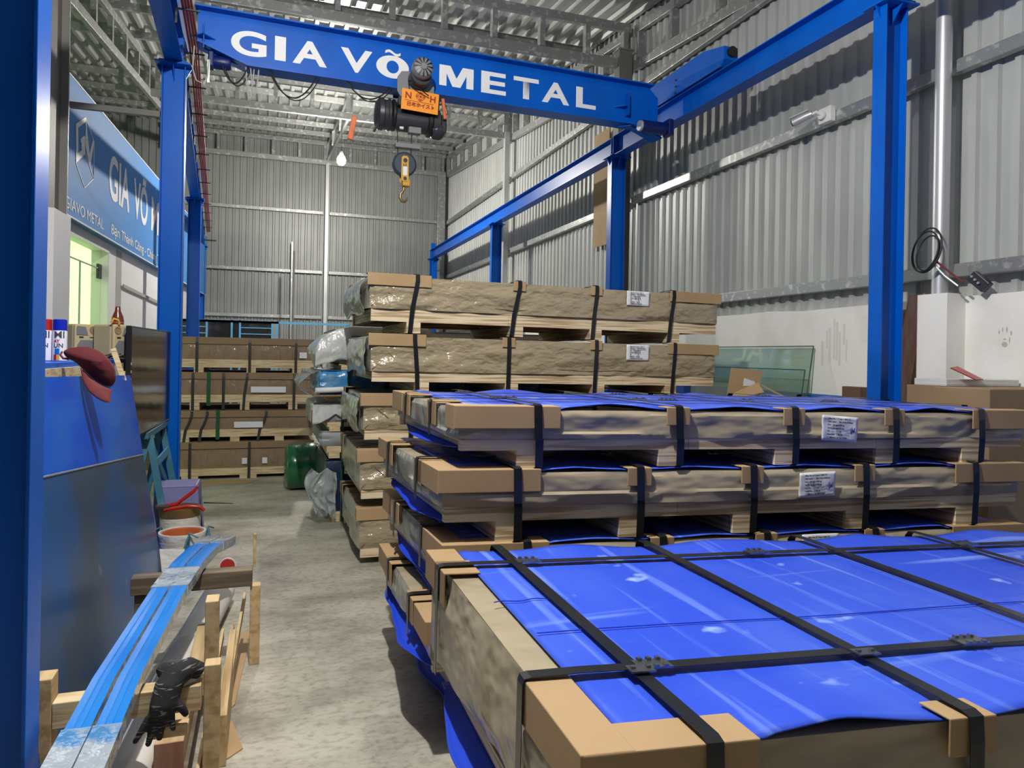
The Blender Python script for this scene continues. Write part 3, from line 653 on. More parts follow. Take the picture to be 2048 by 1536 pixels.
LL= [[(8.84, 3.6), (9.17, 3.4)], [(9.17, 3.4), (9.51, 3.58)], [(9.51, 3.58), (9.51, 4.01)], [(9.51, 4.01), (9.16, 4.19)], [(8.84, 3.6), (9.17, 3.79)], [(9.17, 3.79), (9.51, 3.59)]]
lg=MB()
def sp(p): return Vector((.1335,ol(p[0]),p[1]))
for P_ in (LG,LV): lg.prism([sp(p) for p in P_],(0,0,0),(.003,0,0))
for a,b in LL: lg.bar(sp(a),sp(b),.004,.012)
lg.build('logo_emblem',M_['white_letter'],sg)
stext('GIA',10.2,11.29,3.53,.53,bold=.022); stext('V\u00d5',11.55,12.5,3.53,.53,bold=.022); stext('METAL',12.79,15.6,3.53,.53,bold=.01)
stext('GIAVO METAL',8.50,9.97,3.06,.12,bold=.0)
stext('B\u1ea1n Th\u00e0nh C\u00f4ng - Ch\u00fang T\u00f4i',10.35,13.7,3.075,.125,bold=.01)
# tie bar from dark column to crane column
o=MB().bar((-1.68,7.30,3.76),(-.93,7.22,3.74),.05,.05).build('tie_bar',M_['greypaint']); prop(o,'thin dark tie bar bridging the grey column and the left blue crane column','bar')
# door head etc. rear left partition of blue framed glass
e=empty('framed_partition',(-2.0,16.0,0),'light blue steel framed glazed partition standing behind the far carton stack','partition')
f=MB()
for x0,x1 in ((-1.3,1.55),(1.62,2.3)): f.box((x0,-.02,0),(x0+.05,.02,2.24)).box((x1-.05,-.02,0),(x1,.02,2.24))
f=MB()
for z in (.05,1.78,2.19): f.box((.2,-.02,z),(2.25,.02,z+.05))
for x in (.2,.82,1.3,1.46,2.10,2.2): f.box((x,-.02,.05),(x+.04,.02,2.24))
f.box((.2,-.02,2.19),(3.7,.02,2.235)).box((3.66,-.02,0),(3.7,.02,2.2))
f.build('frame',M_['lightblue'],e)
f=MB()
for z in (1.95,2.08): f.box((.24,-.012,z),(.82,.012,z+.02)).box((1.5,-.012,z),(2.10,.012,z+.02))
f.build('muntin',M_['lightblue'],e); bx('glazing',(.24,-.003,.1),(2.1,.003,2.19),M_['screen'],e)
e=prop(MB().tube([(.62,18.5,.0),(.62,18.5,4.1)],.025,8).build('conduit',M_['greypaint']),'thin dark conduit standing upright before the rear wall','conduit')

# ---------------- packs ----------------
def fbm(a,b,c): return noise.noise(Vector((a,b,c)))
def ridge(a,b,c): return 1-2*abs(noise.noise(Vector((a,b,c))))
PACKS={}
def pack(label,FL,z0,ang=0,ey=(0,1),L=3.1,W=1.2,hb=.08,hd=.07,hw=.27,tilt=0,straps=(),slant=0,wrapm='kraft',leftm='film',bluetop=False,
         guardL=.45,guardR=.40,guardleft=(.28,.25),lstraps=(),labels=(),group=None,amp=.012,seed=0,lift_=.006,bearers=None,back=True,small=True,strapm='strap',film=None,guards=True,wrinkle=1,topcard=True,wood='ply'):
    """wrapped pack of sheets on a pallet. FL front left corner (x,y); local l along the long side, w to the back, z up"""
    c,s=math.cos(R(ang)),math.sin(R(ang)); ex=Vector((c,s,-tilt)); eyv=Vector((ey[0],ey[1],0)); ez=Vector((tilt,0,1))
    e=empty('sheet_pack',(FL[0],FL[1],z0),label,'wrapped pack',group)
    P=lambda l,w_,z: ex*l+eyv*w_+ez*z
    A=Matrix(((ex.x,eyv.x,ez.x,0),(ex.y,eyv.y,ez.y,0),(ex.z,eyv.z,ez.z,0),(0,0,0,1)))
    bl=bearers or [max(.05,q-.02) for q in straps] 
    for q in bl:
        MB().box((q-.055,.02,0),(q-.03,W-.02,hb),0,A).box((q+.03,.02,0),(q+.055,W-.02,hb),0,A).box((q-.055,.0,0),(q+.055,.03,hb),0,A).build('bearer',M_[wood],e)
    d=MB()
    n=3; cuts=[.01,L*.36,L*.70,L-.01]
    for i in range(n):
        d.box((cuts[i]+.001,.0,hb),(cuts[i+1]-.001,.035,hb+hd),0,A).box((cuts[i]+.001,W-.035,hb),(cuts[i+1]-.001,W,hb+hd),0,A)
    for i in range(6): d.box((.03+(L-.12)*i/5,.035,hb+.01),(.09+(L-.12)*i/5,W-.035,hb+hd-.004),0,A)
    d.box((.012,.035,hb+hd-.015),(L-.012,W-.035,hb+hd-.001),0,A)
    d.build('deck',M_[wood],e)
    # wrap
    zb=hb+hd; hw=hw-(.018 if guards else 0); zt=zb+hw; rad=.02
    per=[];step=.032
    def side(p,q,n_):
        return [(p[0]+(q[0]-p[0])*i/n_,p[1]+(q[1]-p[1])*i/n_) for i in range(n_)]
    nl=int(L/step); nw=int(W/.05)
    per=[(p,0) for p in side((0,0),(L,0),nl)]+[(p,1) for p in side((L,0),(L,W),nw)]+[(p,2) for p in side((L,W),(0,W),nl//3)]+[(p,3) for p in side((0,W),(0,0),nw)]
    nn=[(0,-1),(1,0),(0,1),(-1,0)]
    rows=12; vs=[];fs=[];mi=[]
    for j in range(rows+1):
        t=j/rows; z=zb+hw*t
        for (p,sd) in per:
            l,w_=p; nx,ny=nn[sd]
            u=l if sd in (0,2) else w_+7*sd
            ed=min(1,min(abs(u-0) if sd==0 else 9,abs(L-u) if sd==0 else 9)/.05) if sd==0 else 1
            if sd in(1,3): ed=min(1,min(w_,W-w_)/.06)
            a=amp*wrinkle*1.35
            k=a*(1.2*fbm(u*1.3+seed,z*5,seed)+ .9*ridge(u*1.8+z*3.0,z*6-u*1.0,seed+3)+.45*ridge(u*5-z*7,z*9,seed+9))
            k+= -.012*(1-t)**2*.6 + .008*math.sin(math.pi*t)
            if t>.9: k*= .3
            k=min(max(k,-.020),.021 if z<zt-.09 else .012)*ed*(1-.75*(t>.99))
            vs.append(P(l+nx*k,w_+ny*k,z))
    np_=len(per)
    for j in range(rows):
        for i in range(np_):
            fs.append((j*np_+i,j*np_+(i+1)%np_,(j+1)*np_+(i+1)%np_,(j+1)*np_+i)); mi.append(1 if per[i][1]==3 else 0)
    m=MB(); m.v=[tuple(v) for v in vs]; m.f=fs; m.m=mi
    # top surface grid
    def topz(l,w_): return zt+.004
    m.add([P(0,0,zt),P(L,0,zt),P(L,W,zt),P(0,W,zt)],[(0,1,2,3)],0)
    wr_=m.build('wrap',[M_[wrapm],M_[leftm]],e,smooth=True,fixn=False)
    if leftm!=wrapm: pass
    # corner folds on the front (thin raised pleats)
    f=MB()
    def pleat(l0,z0_,l1,z1_,wd=.004,dep=.006):
        f.ribbon([P(l0,-.012,z0_),P((l0+l1)/2,-.015,(z0_+z1_)/2),P(l1,-.012,z1_)],.007,eyv.cross(Vector((l1-l0,0,z1_-z0_))),.0015)
    if hw>.2 and wrinkle:
        for x0,sg_ in ((0,1),(L,-1)):
            f.bar(P(x0+sg_*.07,-.013,zt-.07),P(x0+sg_*.19,-.013,zb+.09),.004,.005); f.bar(P(x0+sg_*.01,-.013,zb+.02),P(x0+sg_*.13,-.013,zb+.10),.004,.005)
        f.bar(P(.19,-.011,zb+.035),P(L-.2,-.013,zb+.045),.004,.004)
        f.build('fold',M_['carddark'] if wrapm!='farkraft' else M_['farkraft'],wr_)
    # blue top sheet
    if bluetop:
        def bt(u,v):
            l=.082+(L-.10)*u; w_=.0+(W-.0)*v if False else -.005+(W+.01)*v
            z=zt+.012+.004*fbm(l*2,w_*2,seed)
            ed=max(0,1-min(w_,W-w_)/.22)
            near=min([abs(l-q) for q in straps] or [9]); lift=min(1,max(0,(near-.04)/.28)); lift=lift*lift*(3-2*lift)
            z+=ed*lift*lift_*(1+.5*fbm(l*3,v*2,seed+4)) - ed*ed*(1-lift)*.004
            z+=.4*lift_*max(0,fbm(l*1.1,w_*1.3,seed+8))*min(1,lift)
            if w_<.085 and (l<guardL+.03 or l>L-guardR-.03 or near<.07): z=zt+.006
            if l<.10 or l>L-.09: z=min(z,zt+.010)
            return P(l,w_,z)
        o=MB().grid(bt,110,44).build('blue_top_film',M_['bluefilm'],e,smooth=True,fixn=False,solid=.003)
        o['label']='blue protective film lying on top, dusty and scuffed'
        # film layer steps
        q=MB()
        for k,(w0,l0,l1) in enumerate(((W*.58,.05,straps[0]-.02),(W*.40,.09,L*.62))):
            q.ribbon([P(l0+(l1-l0)*i/10,w0+.006*math.sin(i)+.012*i*.1,zt+.019) for i in range(11)],.004,eyv,.002)
        q.build('film_edge',M_['bluefilmplain'],o)
    # cardboard corner guards
    if guards:
        th=.006
        def guard(l0,l1,tw=.075,th_=.075,name='corner_guard',y=0,sd=1):
            g=MB(); off=-.020
            g.prism([P(l0,off,zt-th_),P(l0,off-th,zt-th_),P(l0,off-th,zt+th+.012),P(l0,tw,zt+th+.012),P(l0,tw,zt+.012),P(l0,off,zt+.012)],Vector((0,0,0)),P(l1,0,0)-P(l0,0,0))
            return g.build(name,M_['card'],e,bevel=.004)
        def guardS(w0,w1,x=0,sg_=1,tw=.075,th_=.08):
            g=MB(); o_=x-sg_*.022
            g.prism([P(o_,w0,zt-th_),P(o_-sg_*th,w0,zt-th_),P(o_-sg_*th,w0,zt+th+.013),P(x+sg_*tw,w0,zt+th+.013),P(x+sg_*tw,w0,zt+.013),P(o_,w0,zt+.013)],Vector((0,0,0)),P(0,w1,0)-P(0,w0,0))
            return g.build('corner_guard',M_['card'],e,bevel=.004)
        if guardL: guard(-.025,guardL)
        if guardR: guard(L-guardR,L+.025)
        if guardleft:
            if guardleft[0]: guardS(-.025,guardleft[0])
            if guardleft[1]: guardS(W-guardleft[1],W+.02)
        if small:
            for q in straps:
                if (guardL and q<guardL) or (guardR and q>L-guardR): continue
                guard(q-.055,q+.055,.05,.06)
        for q in lstraps:
            if guardleft and (q<guardleft[0] or q>W-guardleft[1]): continue
            guardS(q-.07,q+.07,0,1,.09,.09)
    # straps across (front and back)
    for i,q in enumerate(straps):
        sl=slant[i] if isinstance(slant,(list,tuple)) else slant
        zt2=zt+.027
        pts=[P(q+sl,.45,-.003),P(q+sl,.0,-.003),P(q+sl,-.022,.006),P(q+sl*.75,-.03,zb),P(q+sl*.3,-.034,zt-.12),P(q,-.034,zt-.03),P(q,-.030,zt2-.006),P(q,-.012,zt2),P(q,.06,zt2+.001),P(q,.3,zt+.020+(.008 if bluetop else 0))]
        pts+=[P(q,W*.5,zt+.020+(.008 if bluetop else 0)),P(q,W-.06,zt2+.002),P(q,W+.02,zt2),P(q,W+.034,zt2-.02),P(q,W+.03,.0)]
        MB().ribbon(pts,.034,ex,.0015).build('strap',M_[strapm],e)
    for k,q in enumerate(lstraps):
        zz=zt+.025+(.002 if bluetop else .002)
        pts=[P(-.034,q,zb-.02),P(-.034,q,zt+.01),P(-.030,q,zt+.024),P(-.015,q,zt+.027),P(.1,q,zt+.029),P(.3,q,zz),P(L*.5,q,zz),P(L-.1,q,zz),P(L+.03,q,zt+.02),P(L+.03,q,zb)]
        st_=MB().ribbon(pts,.034,eyv,.0015).build('strap',M_[strapm],e)
        for bl_ in (.27,1.12,2.02):
            b=MB()
            b.box((bl_-.04,q-.022,zz+.001),(bl_+.04,q+.022,zz+.005),0,A)
            for a in (-.022,.0,.022):
                for y_ in (-.019,.019): b.box((bl_+a-.005,q+y_-.005,zz+.004),(bl_+a+.005,q+y_+.005,zz+.011),0,A)
            b.build('seal',M_['buckle'],st_)
    if bluetop and lstraps:
        for q in straps[:3]:
            for q2 in lstraps[:1]:
                b=MB(); zz=zt+.034; b.box((q-.028,q2-.05,zz),(q+.028,q2-.015,zz+.004),0,A)
                for a in (-.018,.018): b.box((q+a-.005,q2-.036,zz+.003),(q+a+.005,q2-.028,zz+.009),0,A)
                b.build('seal',M_['buckle'],e)
    # paper labels
    for (l0,zc,wd,ht,tw_,pen) in labels:
        lm=MB(); y=-.030
        lm.grid(lambda u,v:P(l0+wd*u,y-.003*math.sin(5*u+2*v)-.004*ridge(u*2.5,v*2,seed+5)*(1 if pen else .3),zb+zc+ht*(v-.5)+tw_*u),16,8)
        lo=lm.build('paper_label',M_['paper'],e,smooth=True,fixn=False,solid=.001)
        F=Matrix.Translation(P(l0,y-.011,zb+zc))@Matrix(((ex.x,0,-ex.y,0),(ex.y,0,ex.x,0),(ex.z+tw_/wd,1,0,0),(0,0,0,1)))
        F=Matrix.Translation(P(l0,y-.011,zb+zc))@frame((0,0,0),(ex.x,ex.y,tw_/wd-tilt),(0,0,1))
        h=ht*.085
        rowsT=(('Alloy No. & Temper 3003 T3',''),('Dimension',':   80x1220x2440mm'),('Net    Weight',':  1008 kg'),('Gross Weight',':  1032 kg'),('Pcs',':     70'),('Batch No.',':  80128'),('COMPANY IN VIETNAM',''))
        for i,(a,b_) in enumerate(rowsT):
            yy=ht*(.36-i*.125)
            text(a,h,M_['ink'],lo,F@Matrix.Translation((wd*.13,yy,0)),bold=.0004,ext=.0003)
            if b_: text(b_,h,M_['ink'],lo,F@Matrix.Translation((wd*.38,yy,0)),bold=.0004,ext=.0003)
        if pen:
            pb=MB()
            G_=[(.80,.10),(.775,.02),(.775,-.10),(.79,-.18),(.805,-.14),(.81,-.06),(.797,-.05)]
            V_=[(.82,.02),(.83,-.12),(.845,-.02),(.86,-.12),(.88,.08)]
            for pl_ in (G_,V_): pb.tube([F@Vector((wd*a,ht*b_,.001)) for a,b_ in pl_],.0022,5)
            pb.build('handwriting',M_['pen'],lo)
    # blue film curling out under the left side
    if film:
        w0,w1,zf,out,hang=film
        def ff(u,v):
            w_=w0+(w1-w0)*u
            bul=math.sin(math.pi*min(1,u*1.05))**.6 if 0<u<1 else 0
            wav=1+.3*fbm(u*5,seed,1)+.22*math.sin(u*9+seed)
            return P(.05-(out+.05)*v*(.35+.65*bul*wav), w_, zf-hang*math.sin(v*1.7)*bul+.02*max(0,v-.75)*bul)
        o=MB().grid(ff,48,10).build('hanging_blue_film',M_['bluefilmplain'],e,smooth=True,fixn=False,solid=.003)
        o['label']='blue film curling out below the pack'
    return e
GB='tall stack of brown wrapped packs'
GM_='middle stack of packs with blue film'
a0=-5.5
# front stack
pack('nearest low pack topped with scuffed bright blue film, filling the lower right',(.555,1.155),.40,-6.5,(.014,1),L=2.95,W=1.32,hb=.10,hd=.08,hw=.325,tilt=.007,
  straps=(.225,.79,1.44,1.99,2.6),wrapm='kraft',leftm='kraft',bluetop=True,guardL=.32,guardleft=(.30,.20),guardR=.4,lstraps=(.285,1.12),seed=1,amp=.016,lift_=.018,film=(-.02,1.25,.07,.035,.04),group='front stack of packs')
pack('bottom pack of the front stack, under the nearest blue-topped pack',(.72,1.13),.0,-6.5,(.014,1),L=2.8,W=1.28,hb=.08,hd=.06,hw=.235,tilt=0.0,straps=(.3,.9,1.5,2.1),seed=21,guardL=.3,guardleft=(.2,.2),film=(0.1,1.2,.10,.03,.04),group='front stack of packs',leftm='kraft')
# middle stack
pack('topmost pack of the middle stack, blue film on top and a pen-marked label',(.74,2.8),1.14,a0,(-.04,1),L=2.83,W=1.14,hb=.072,hd=.05,hw=.135,tilt=.007,straps=(.32,.953,1.521,2.055,2.543),slant=.012,
  bluetop=True,guardL=.42,guardR=.33,guardleft=(.10,.22),lstraps=(.33,.82),labels=((1.655,.05,.19,.115,-.012,True),),group=GM_,seed=2,amp=.013,lift_=.016,film=(.05,1.08,.085,.015,.03))
pack('second pack down in the middle stack, with a crumpled pen-marked label',(.678,2.8),.84,a0,(-.05,1),L=2.86,W=1.14,hb=.085,hd=.062,hw=.153,tilt=.007,straps=(.298,.836,1.374,1.954,2.57),slant=.008,
  bluetop=True,guardL=.40,guardR=.40,guardleft=(.30,.22),lstraps=(.30,.88),labels=((1.60,.065,.19,.112,.006,True),),group=GM_,seed=5,amp=.015,film=(.05,1.08,.085,.015,.03))
pack('third pack down in the middle stack, mostly hidden by the nearest blue top',(.70,2.8),.56,a0,(-.04,1),L=2.83,W=1.16,hb=.07,hd=.055,hw=.155,tilt=.007,straps=(.323,.925,1.428,1.992),slant=.0,
  bluetop=True,guardL=.42,guardR=.40,guardleft=(.35,.22),lstraps=(.3,.85),labels=((1.60,.09,.19,.11,.0,False),),group=GM_,seed=8,film=(.05,1.08,.085,.015,.03))
pack('fourth pack down in the middle stack, a blue film bulging out of its left side',(.63,2.75),.28,a0,(-.0,1),L=2.8,W=1.16,hb=.07,hd=.055,hw=.155,straps=(.35,.95,1.45),bluetop=True,guardL=.3,guardleft=(.2,.25),lstraps=(.3,.85),group=GM_,seed=12,film=(.0,1.1,.10,.055,.04))
pack('bottom pack of the middle stack, resting on the concrete',(.80,2.86),0,a0,(-.0,1),L=2.7,W=1.14,hb=.07,hd=.055,hw=.155,straps=(.3,.95,1.45),guardL=.3,guardleft=(.2,.25),group=GM_,seed=15,film=(.0,1.1,.10,.05,.05))
# tall stack
pack('topmost brown pack of the tall stack, wrinkled wrap catching the light',(.74,5.5),1.765,0,L=3.10,W=1.22,hb=.085,hd=.095,hw=.27,tilt=.008,straps=(.359,1.199,1.889,2.635),slant=(-.05,-.06,-.03,-.04),wrapm='kraftfilm',
  guardL=.47,guardR=.50,guardleft=(0,.15),labels=((2.17,.185,.22,.125,-.0,False),),group=GB,seed=31,amp=.022,bearers=(.34,1.19,1.90,2.66))
pack('second brown pack down in the tall stack, flat label at its right',(.755,5.5),1.30,0,L=3.07,W=1.22,hb=.085,hd=.08,hw=.29,tilt=.008,straps=(.33,1.10,1.88,2.64),slant=(.03,.0,-.01,-.02),wrapm='kraftfilm',
  guardL=.42,guardR=.50,guardleft=(0,.12),labels=((2.16,.20,.22,.135,-.0,False),),group=GB,seed=36,amp=.014,bearers=(.40,1.14,1.92,2.62))
pack('third brown pack down in the tall stack, glinting clear film at its left corner',(.705,5.48),.875,0,L=3.1,W=1.2,hb=.07,hd=.075,hw=.275,tilt=0.004,straps=(.36,1.2,1.9,2.6),wrapm='kraftfilm',guardL=.47,guardleft=(.02,.15),group=GB,seed=41,amp=.016)
pack('fourth brown pack down in the tall stack',(.685,5.45),.43,0,(.0,1),L=3.1,W=1.2,hb=.072,hd=.073,hw=.30,straps=(.36,1.2,1.9,2.6),wrapm='kraftfilm',guardL=.5,guardleft=(.04,.2),group=GB,seed=45,amp=.016,lstraps=(1.05,))
pack('bottom brown pack of the tall stack, on the floor beside the aisle',(.69,5.48),.0,0,(.0,1),L=3.1,W=1.2,hb=.05,hd=.07,hw=.31,straps=(.36,1.2,1.9,2.6),wrapm='kraftfilm',guardL=.5,guardleft=(.04,.2),group=GB,seed=49,amp=.014,lstraps=(1.05,))
# far carton stack
GR='far stack of brown cartons'
def rpack(label,x0,z0,hb,hd,hw,straps,slant,seed,L=2.1,green=(),bear=None,labs=()):
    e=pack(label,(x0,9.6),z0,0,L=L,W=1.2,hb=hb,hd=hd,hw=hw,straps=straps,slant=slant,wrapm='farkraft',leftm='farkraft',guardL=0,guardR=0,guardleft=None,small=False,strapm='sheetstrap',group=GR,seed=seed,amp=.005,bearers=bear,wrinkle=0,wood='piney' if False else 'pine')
    MB().box((-.02,-.03,hb+hd+hw-.075),(L+.01,1.22,hb+hd+hw+.01)).build('lid_edge',M_['carddark'],e,bevel=.004)
    for g in green: MB().ribbon([(g,-.036,hb*.6),(g,-.037,hb+hd+hw+.015),(g,.3,hb+hd+hw+.015)],.045,(1,0,0)).build('strap',M_['gstrap'],e)
    for l,z,w_ in labs: MB().box((l,-.037,hb+hd+z),(l+w_,-.035,hb+hd+z+.075)).build('paper_label',M_['paper'],e)
    return e
rpack('topmost carton pack of the far stack, cream light along its top',-1.5,1.31,.08,.10,.265,(.70,1.31,1.866),0,61,bear=(.72,1.33,1.88,.1),labs=((1.91,.03,.09),))
rpack('second carton pack down in the far stack, with a green strap',-1.5,.86,.095,.095,.27,(.66,1.01,1.285,1.85),(-.0,.0,-.04,.0),64,green=(.84,),bear=(.68,1.26,1.84,.1),labs=((1.33,.03,.42),))
rpack('third carton pack down in the far stack, steel straps hanging slanted',-1.5,.455,.07,.095,.225,(.655,.83,1.52),(-.09,-.09,-.10),67,green=(.952,),bear=(.57,1.15,1.68,.1),labs=((1.14,.02,.34),))
rpack('bottom carton pack of the far stack, on the floor',-1.5,0,.045,.09,.32,(.64,1.325),0,70,bear=(.60,.68,1.27,1.36,.05,2.0),labs=((1.24,.05,.06),(1.48,.05,.06)))

# ---------------- mixed stack behind the tall stack ----------------
GC='mixed stack in the shadow behind the tall stack'
def bundle(label,x0,y0,z0,L,W,wood,h,m,strap=None,name='wrapped_bundle',amp=.012,seed=0,woodm='pine'):
    e=empty(name,(x0,y0,z0),label,'bundle',GC)
    if wood:
        d=MB()
        for x in (.08,L*.5-.05,L-.18): d.box((x,0,0),(x+.1,W,wood*.5))
        d.box((.06,.0,wood*.5),(L-.04,.04,wood)).box((.06,W-.04,wood*.5),(L-.04,W,wood)).box((.06,.04,wood*.7),(L-.04,W-.04,wood-.002))
        d.build('pallet',M_[woodm],e)
    vs=MB(); nx,nz=60,8
    def sf(u,v):  # unwrap around left-front
        per=[(0,W),(0,0),(L,0)]
        s=u*(W+L)
        if s<W: l,w_,nx_,ny_=0,W-s,-1,0
        else: l,w_,nx_,ny_=s-W,0,0,-1
        k=amp*(ridge(s*4+seed,v*3,seed)+.6*fbm(s*9,v*5,seed+2))*(1 if .02<u<.98 else 0)
        ins=.025*(2*v-1)**4
        return (l+nx_*(k-ins),w_+ny_*(k-ins),wood+h*v)
    vs.grid(sf,80,8)
    vs.add([(0,0,wood+h-.004),(L,0,wood+h-.004),(L,W,wood+h-.004),(0,W,wood+h-.004)],[(0,1,2,3)])
    vs.add([(L,0,wood),(L,W,wood),(L,W,wood+h),(L,0,wood+h)],[(0,1,2,3)]).add([(L,W,wood),(0,W,wood),(0,W,wood+h),(L,W,wood+h)],[(0,1,2,3)])
    vs.build('wrapped_load',M_[m],e,smooth=True,fixn=False)
    if strap:
        for q in strap: MB().ribbon([(q,.2,-.0),(q,-.018,0),(q,-.024,wood),(q,-.026,wood+h-.01),(q,-.01,wood+h+.012),(q,.3,wood+h+.012),(q,W,wood+h+.012)],.022,(1,0,0)).build('strap',M_['gstrap'],e)
    return e
e=bundle('topmost bundle of the mixed stack, white sheets under a billowing clear plastic cover',.60,6.95,1.44,2.3,1.2,.085,.30,'wraplines',seed=1,amp=.004)
def drape(name,fn,nu,nv,m,parent,solid=.002): return MB().grid(fn,nu,nv).build(name,m,parent,smooth=True,fixn=False,solid=solid)
def dr1(u,v):
    w_=-.05+1.25*u
    if v<.6:
        a=v/.6*math.pi/2; x=.20-.37*math.sin(a); z=.15+.255*math.cos(a)
    else:
        t=(v-.6)/.4; x=-.17+.05*t+.02*math.sin(u*14); z=.15-.13*t*(1+.25*math.sin(u*11+1))
    return (x+.022*ridge(u*6,v*3,4)+.02*fbm(u*3,v*2,5),w_,z)
drape('plastic_cover',dr1,50,26,M_['whitefilm'],e)
def dr2(u,v):
    x=-.165+1.1*u; top=.15+.255*math.sqrt(max(0,1-max(0,(.20-x)/.37)**2)); top=min(top,.405)
    bot=.03+.06*min(1,u*5)
    return (x,-.05-.018*ridge(u*7,v*3,8)-.025*math.sin(v*3.0),top-(top-bot)*v)
drape('plastic_cover',dr2,40,12,M_['whitefilm'],e)
e=bundle('second bundle down in the mixed stack, bright blue under clinging clear plastic',.47,6.93,1.15,2.5,1.25,.05,.235,'bluewrap',(.28,),seed=3,amp=.02)
def dr3(u,v): return (-.01-.13*math.sin(math.pi*v)**.8*(1+.3*ridge(u*5,v*2,3)),-.02+1.2*u,.275-.25*v)
drape('plastic_cover',dr3,40,12,M_['ghost'],e)
e=bundle('third bundle down in the mixed stack, grey sheets with white paper over the corner',.50,6.95,.855,2.4,1.2,.085,.175,'greycover',(.20,),seed=5)
def dr4(u,v): return (-.03-.06*min(1,v*3)+.25*(1-min(1,v*4)),-.03+.9*u,.275-.24*max(0,v-.2)*(1+.3*fbm(u*4,1,1)))
drape('paper_cover',dr4,30,12,M_['whitefilm'],e)
def dr5(u,v): return (-.08+.30*u,-.03-.006*ridge(u*4,v*3,2),.27-.20*v*(.5+.5*abs(math.cos(u*2.2))))
drape('paper_cover',dr5,20,10,M_['whitefilm'],e)
bundle('fourth bundle down in the mixed stack, dull grey on a wooden base',.50,6.95,.60,2.4,1.2,.11,.145,'greycover',(.20,),seed=8)
e=bundle('bottom bundle of the mixed stack, dark blue with crumpled plastic hanging off its corner',.54,6.95,0,2.4,1.2,.09,.50,'navy',(.16,),seed=9,amp=.006)
def dr6(u,v):
    return (-.12+.22*u+.03*fbm(u*3,v*2,6)-.05*math.sin(v*4)*(1-u),-.07-.05*ridge(u*4,v*3,3),.53-.42*v-.05*abs(math.sin(u*5)))
drape('hanging_plastic',dr6,24,24,M_['ghost'],e)
o=MB().tube([(.44,6.86,1.245),(.80,6.88,1.26)],.024,18,cap=False).build('paper_tube',M_['paper'],None,smooth=True,solid=.004)
prop(o,'small white paper tube lying on a brown board against the blue bundle','paper roll'); 
o=bx('cardboard_strip',(.42,6.80,1.195),(.85,6.93,1.205),M_['carddark']); prop(o,'thin brown board sticking out under the white paper tube','cardboard')
e=empty('green_roll',(.22,8.72,0),'dark green glossy plastic-wrapped roll lying on the floor before the carton stack','roll')
g=MB().lathe([(.03,.0),(.20,.01),(.255,.04),(.27,.09),(.268,.18),(.262,.19),(.268,.20),(.268,.34),(.255,.38),(.20,.41)],(0,0,.272),36,'X')
g.build('wrapped_roll',M_['greenroll'],e,smooth=True)
o=MB().prism([(-.95,9.25,0.001),(-.56,9.52,0.001),(-.05,9.42,0.001),(-.20,9.20,0.001)],(0,0,0),(0,0,.006)).build('cardboard_sheet',M_['card']); prop(o,'flat brown cardboard on the floor before the far carton stack','cardboard')

# ---------------- leaning panels, table and things on it ----------------
def quadpanel(name,pts,th,mats,label,cat):
    n=(Vector(pts[1])-Vector(pts[0])).cross(Vector(pts[2])-Vector(pts[0])).normalized()*th
    o=MB().prism([Vector(p) for p in pts],(0,0,0),n).build(name,mats); prop(o,label,cat); return o
quadpanel('blue_panel',[(-.655,2.60,.0),(-.68,5.69,0.0),(-.83,5.2,1.43),(-.865,2.60,1.50)],-.004,M_['bluesheet'],'large glossy blue sheet leaning on the table behind the near left column','panel')
e=empty('mirror_panel',(-.64,2.6,0),'blue-grey reflective sheet leaning in front of the large glossy blue sheet','panel')
def PL(y,z): 
    t=z/1.46; return Vector((-.655+(-.20)*t+.028+(.0 if y<4 else -.012*(y-4)/1.6) +.64,y-2.6,z))
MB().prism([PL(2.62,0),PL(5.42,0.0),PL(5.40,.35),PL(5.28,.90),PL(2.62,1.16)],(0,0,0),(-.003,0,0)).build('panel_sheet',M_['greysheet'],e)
MB().bar(PL(5.28,.902)+Vector((.001,0,0)),PL(2.62,1.162)+Vector((.001,0,0)),.006,.006).build('cut_edge',M_['edge'],e)
TZ=1.53
e=empty('work_table',(-1.25,4.9,0),'blue table half hidden behind the leaning sheets, carrying cans and speakers','table')
MB().box((-.35,-1.45,TZ-.04),(.30,1.9,TZ)).build('table_top',M_['bluesheet'],e,bevel=.004)
for x in (-.32,.27):
    for y in (-1.4,1.85): bx('leg',(x-.025,y-.025,0),(x+.025,y+.025,TZ-.04),M_['teal'],e)
bx('edge_board',(.301,-1.35,TZ-.085),(.318,.35,TZ-.028),M_['pine'],e); bx('edge_board',(.301,.6,TZ-.085),(.318,1.7,TZ-.028),M_['pine'],e)
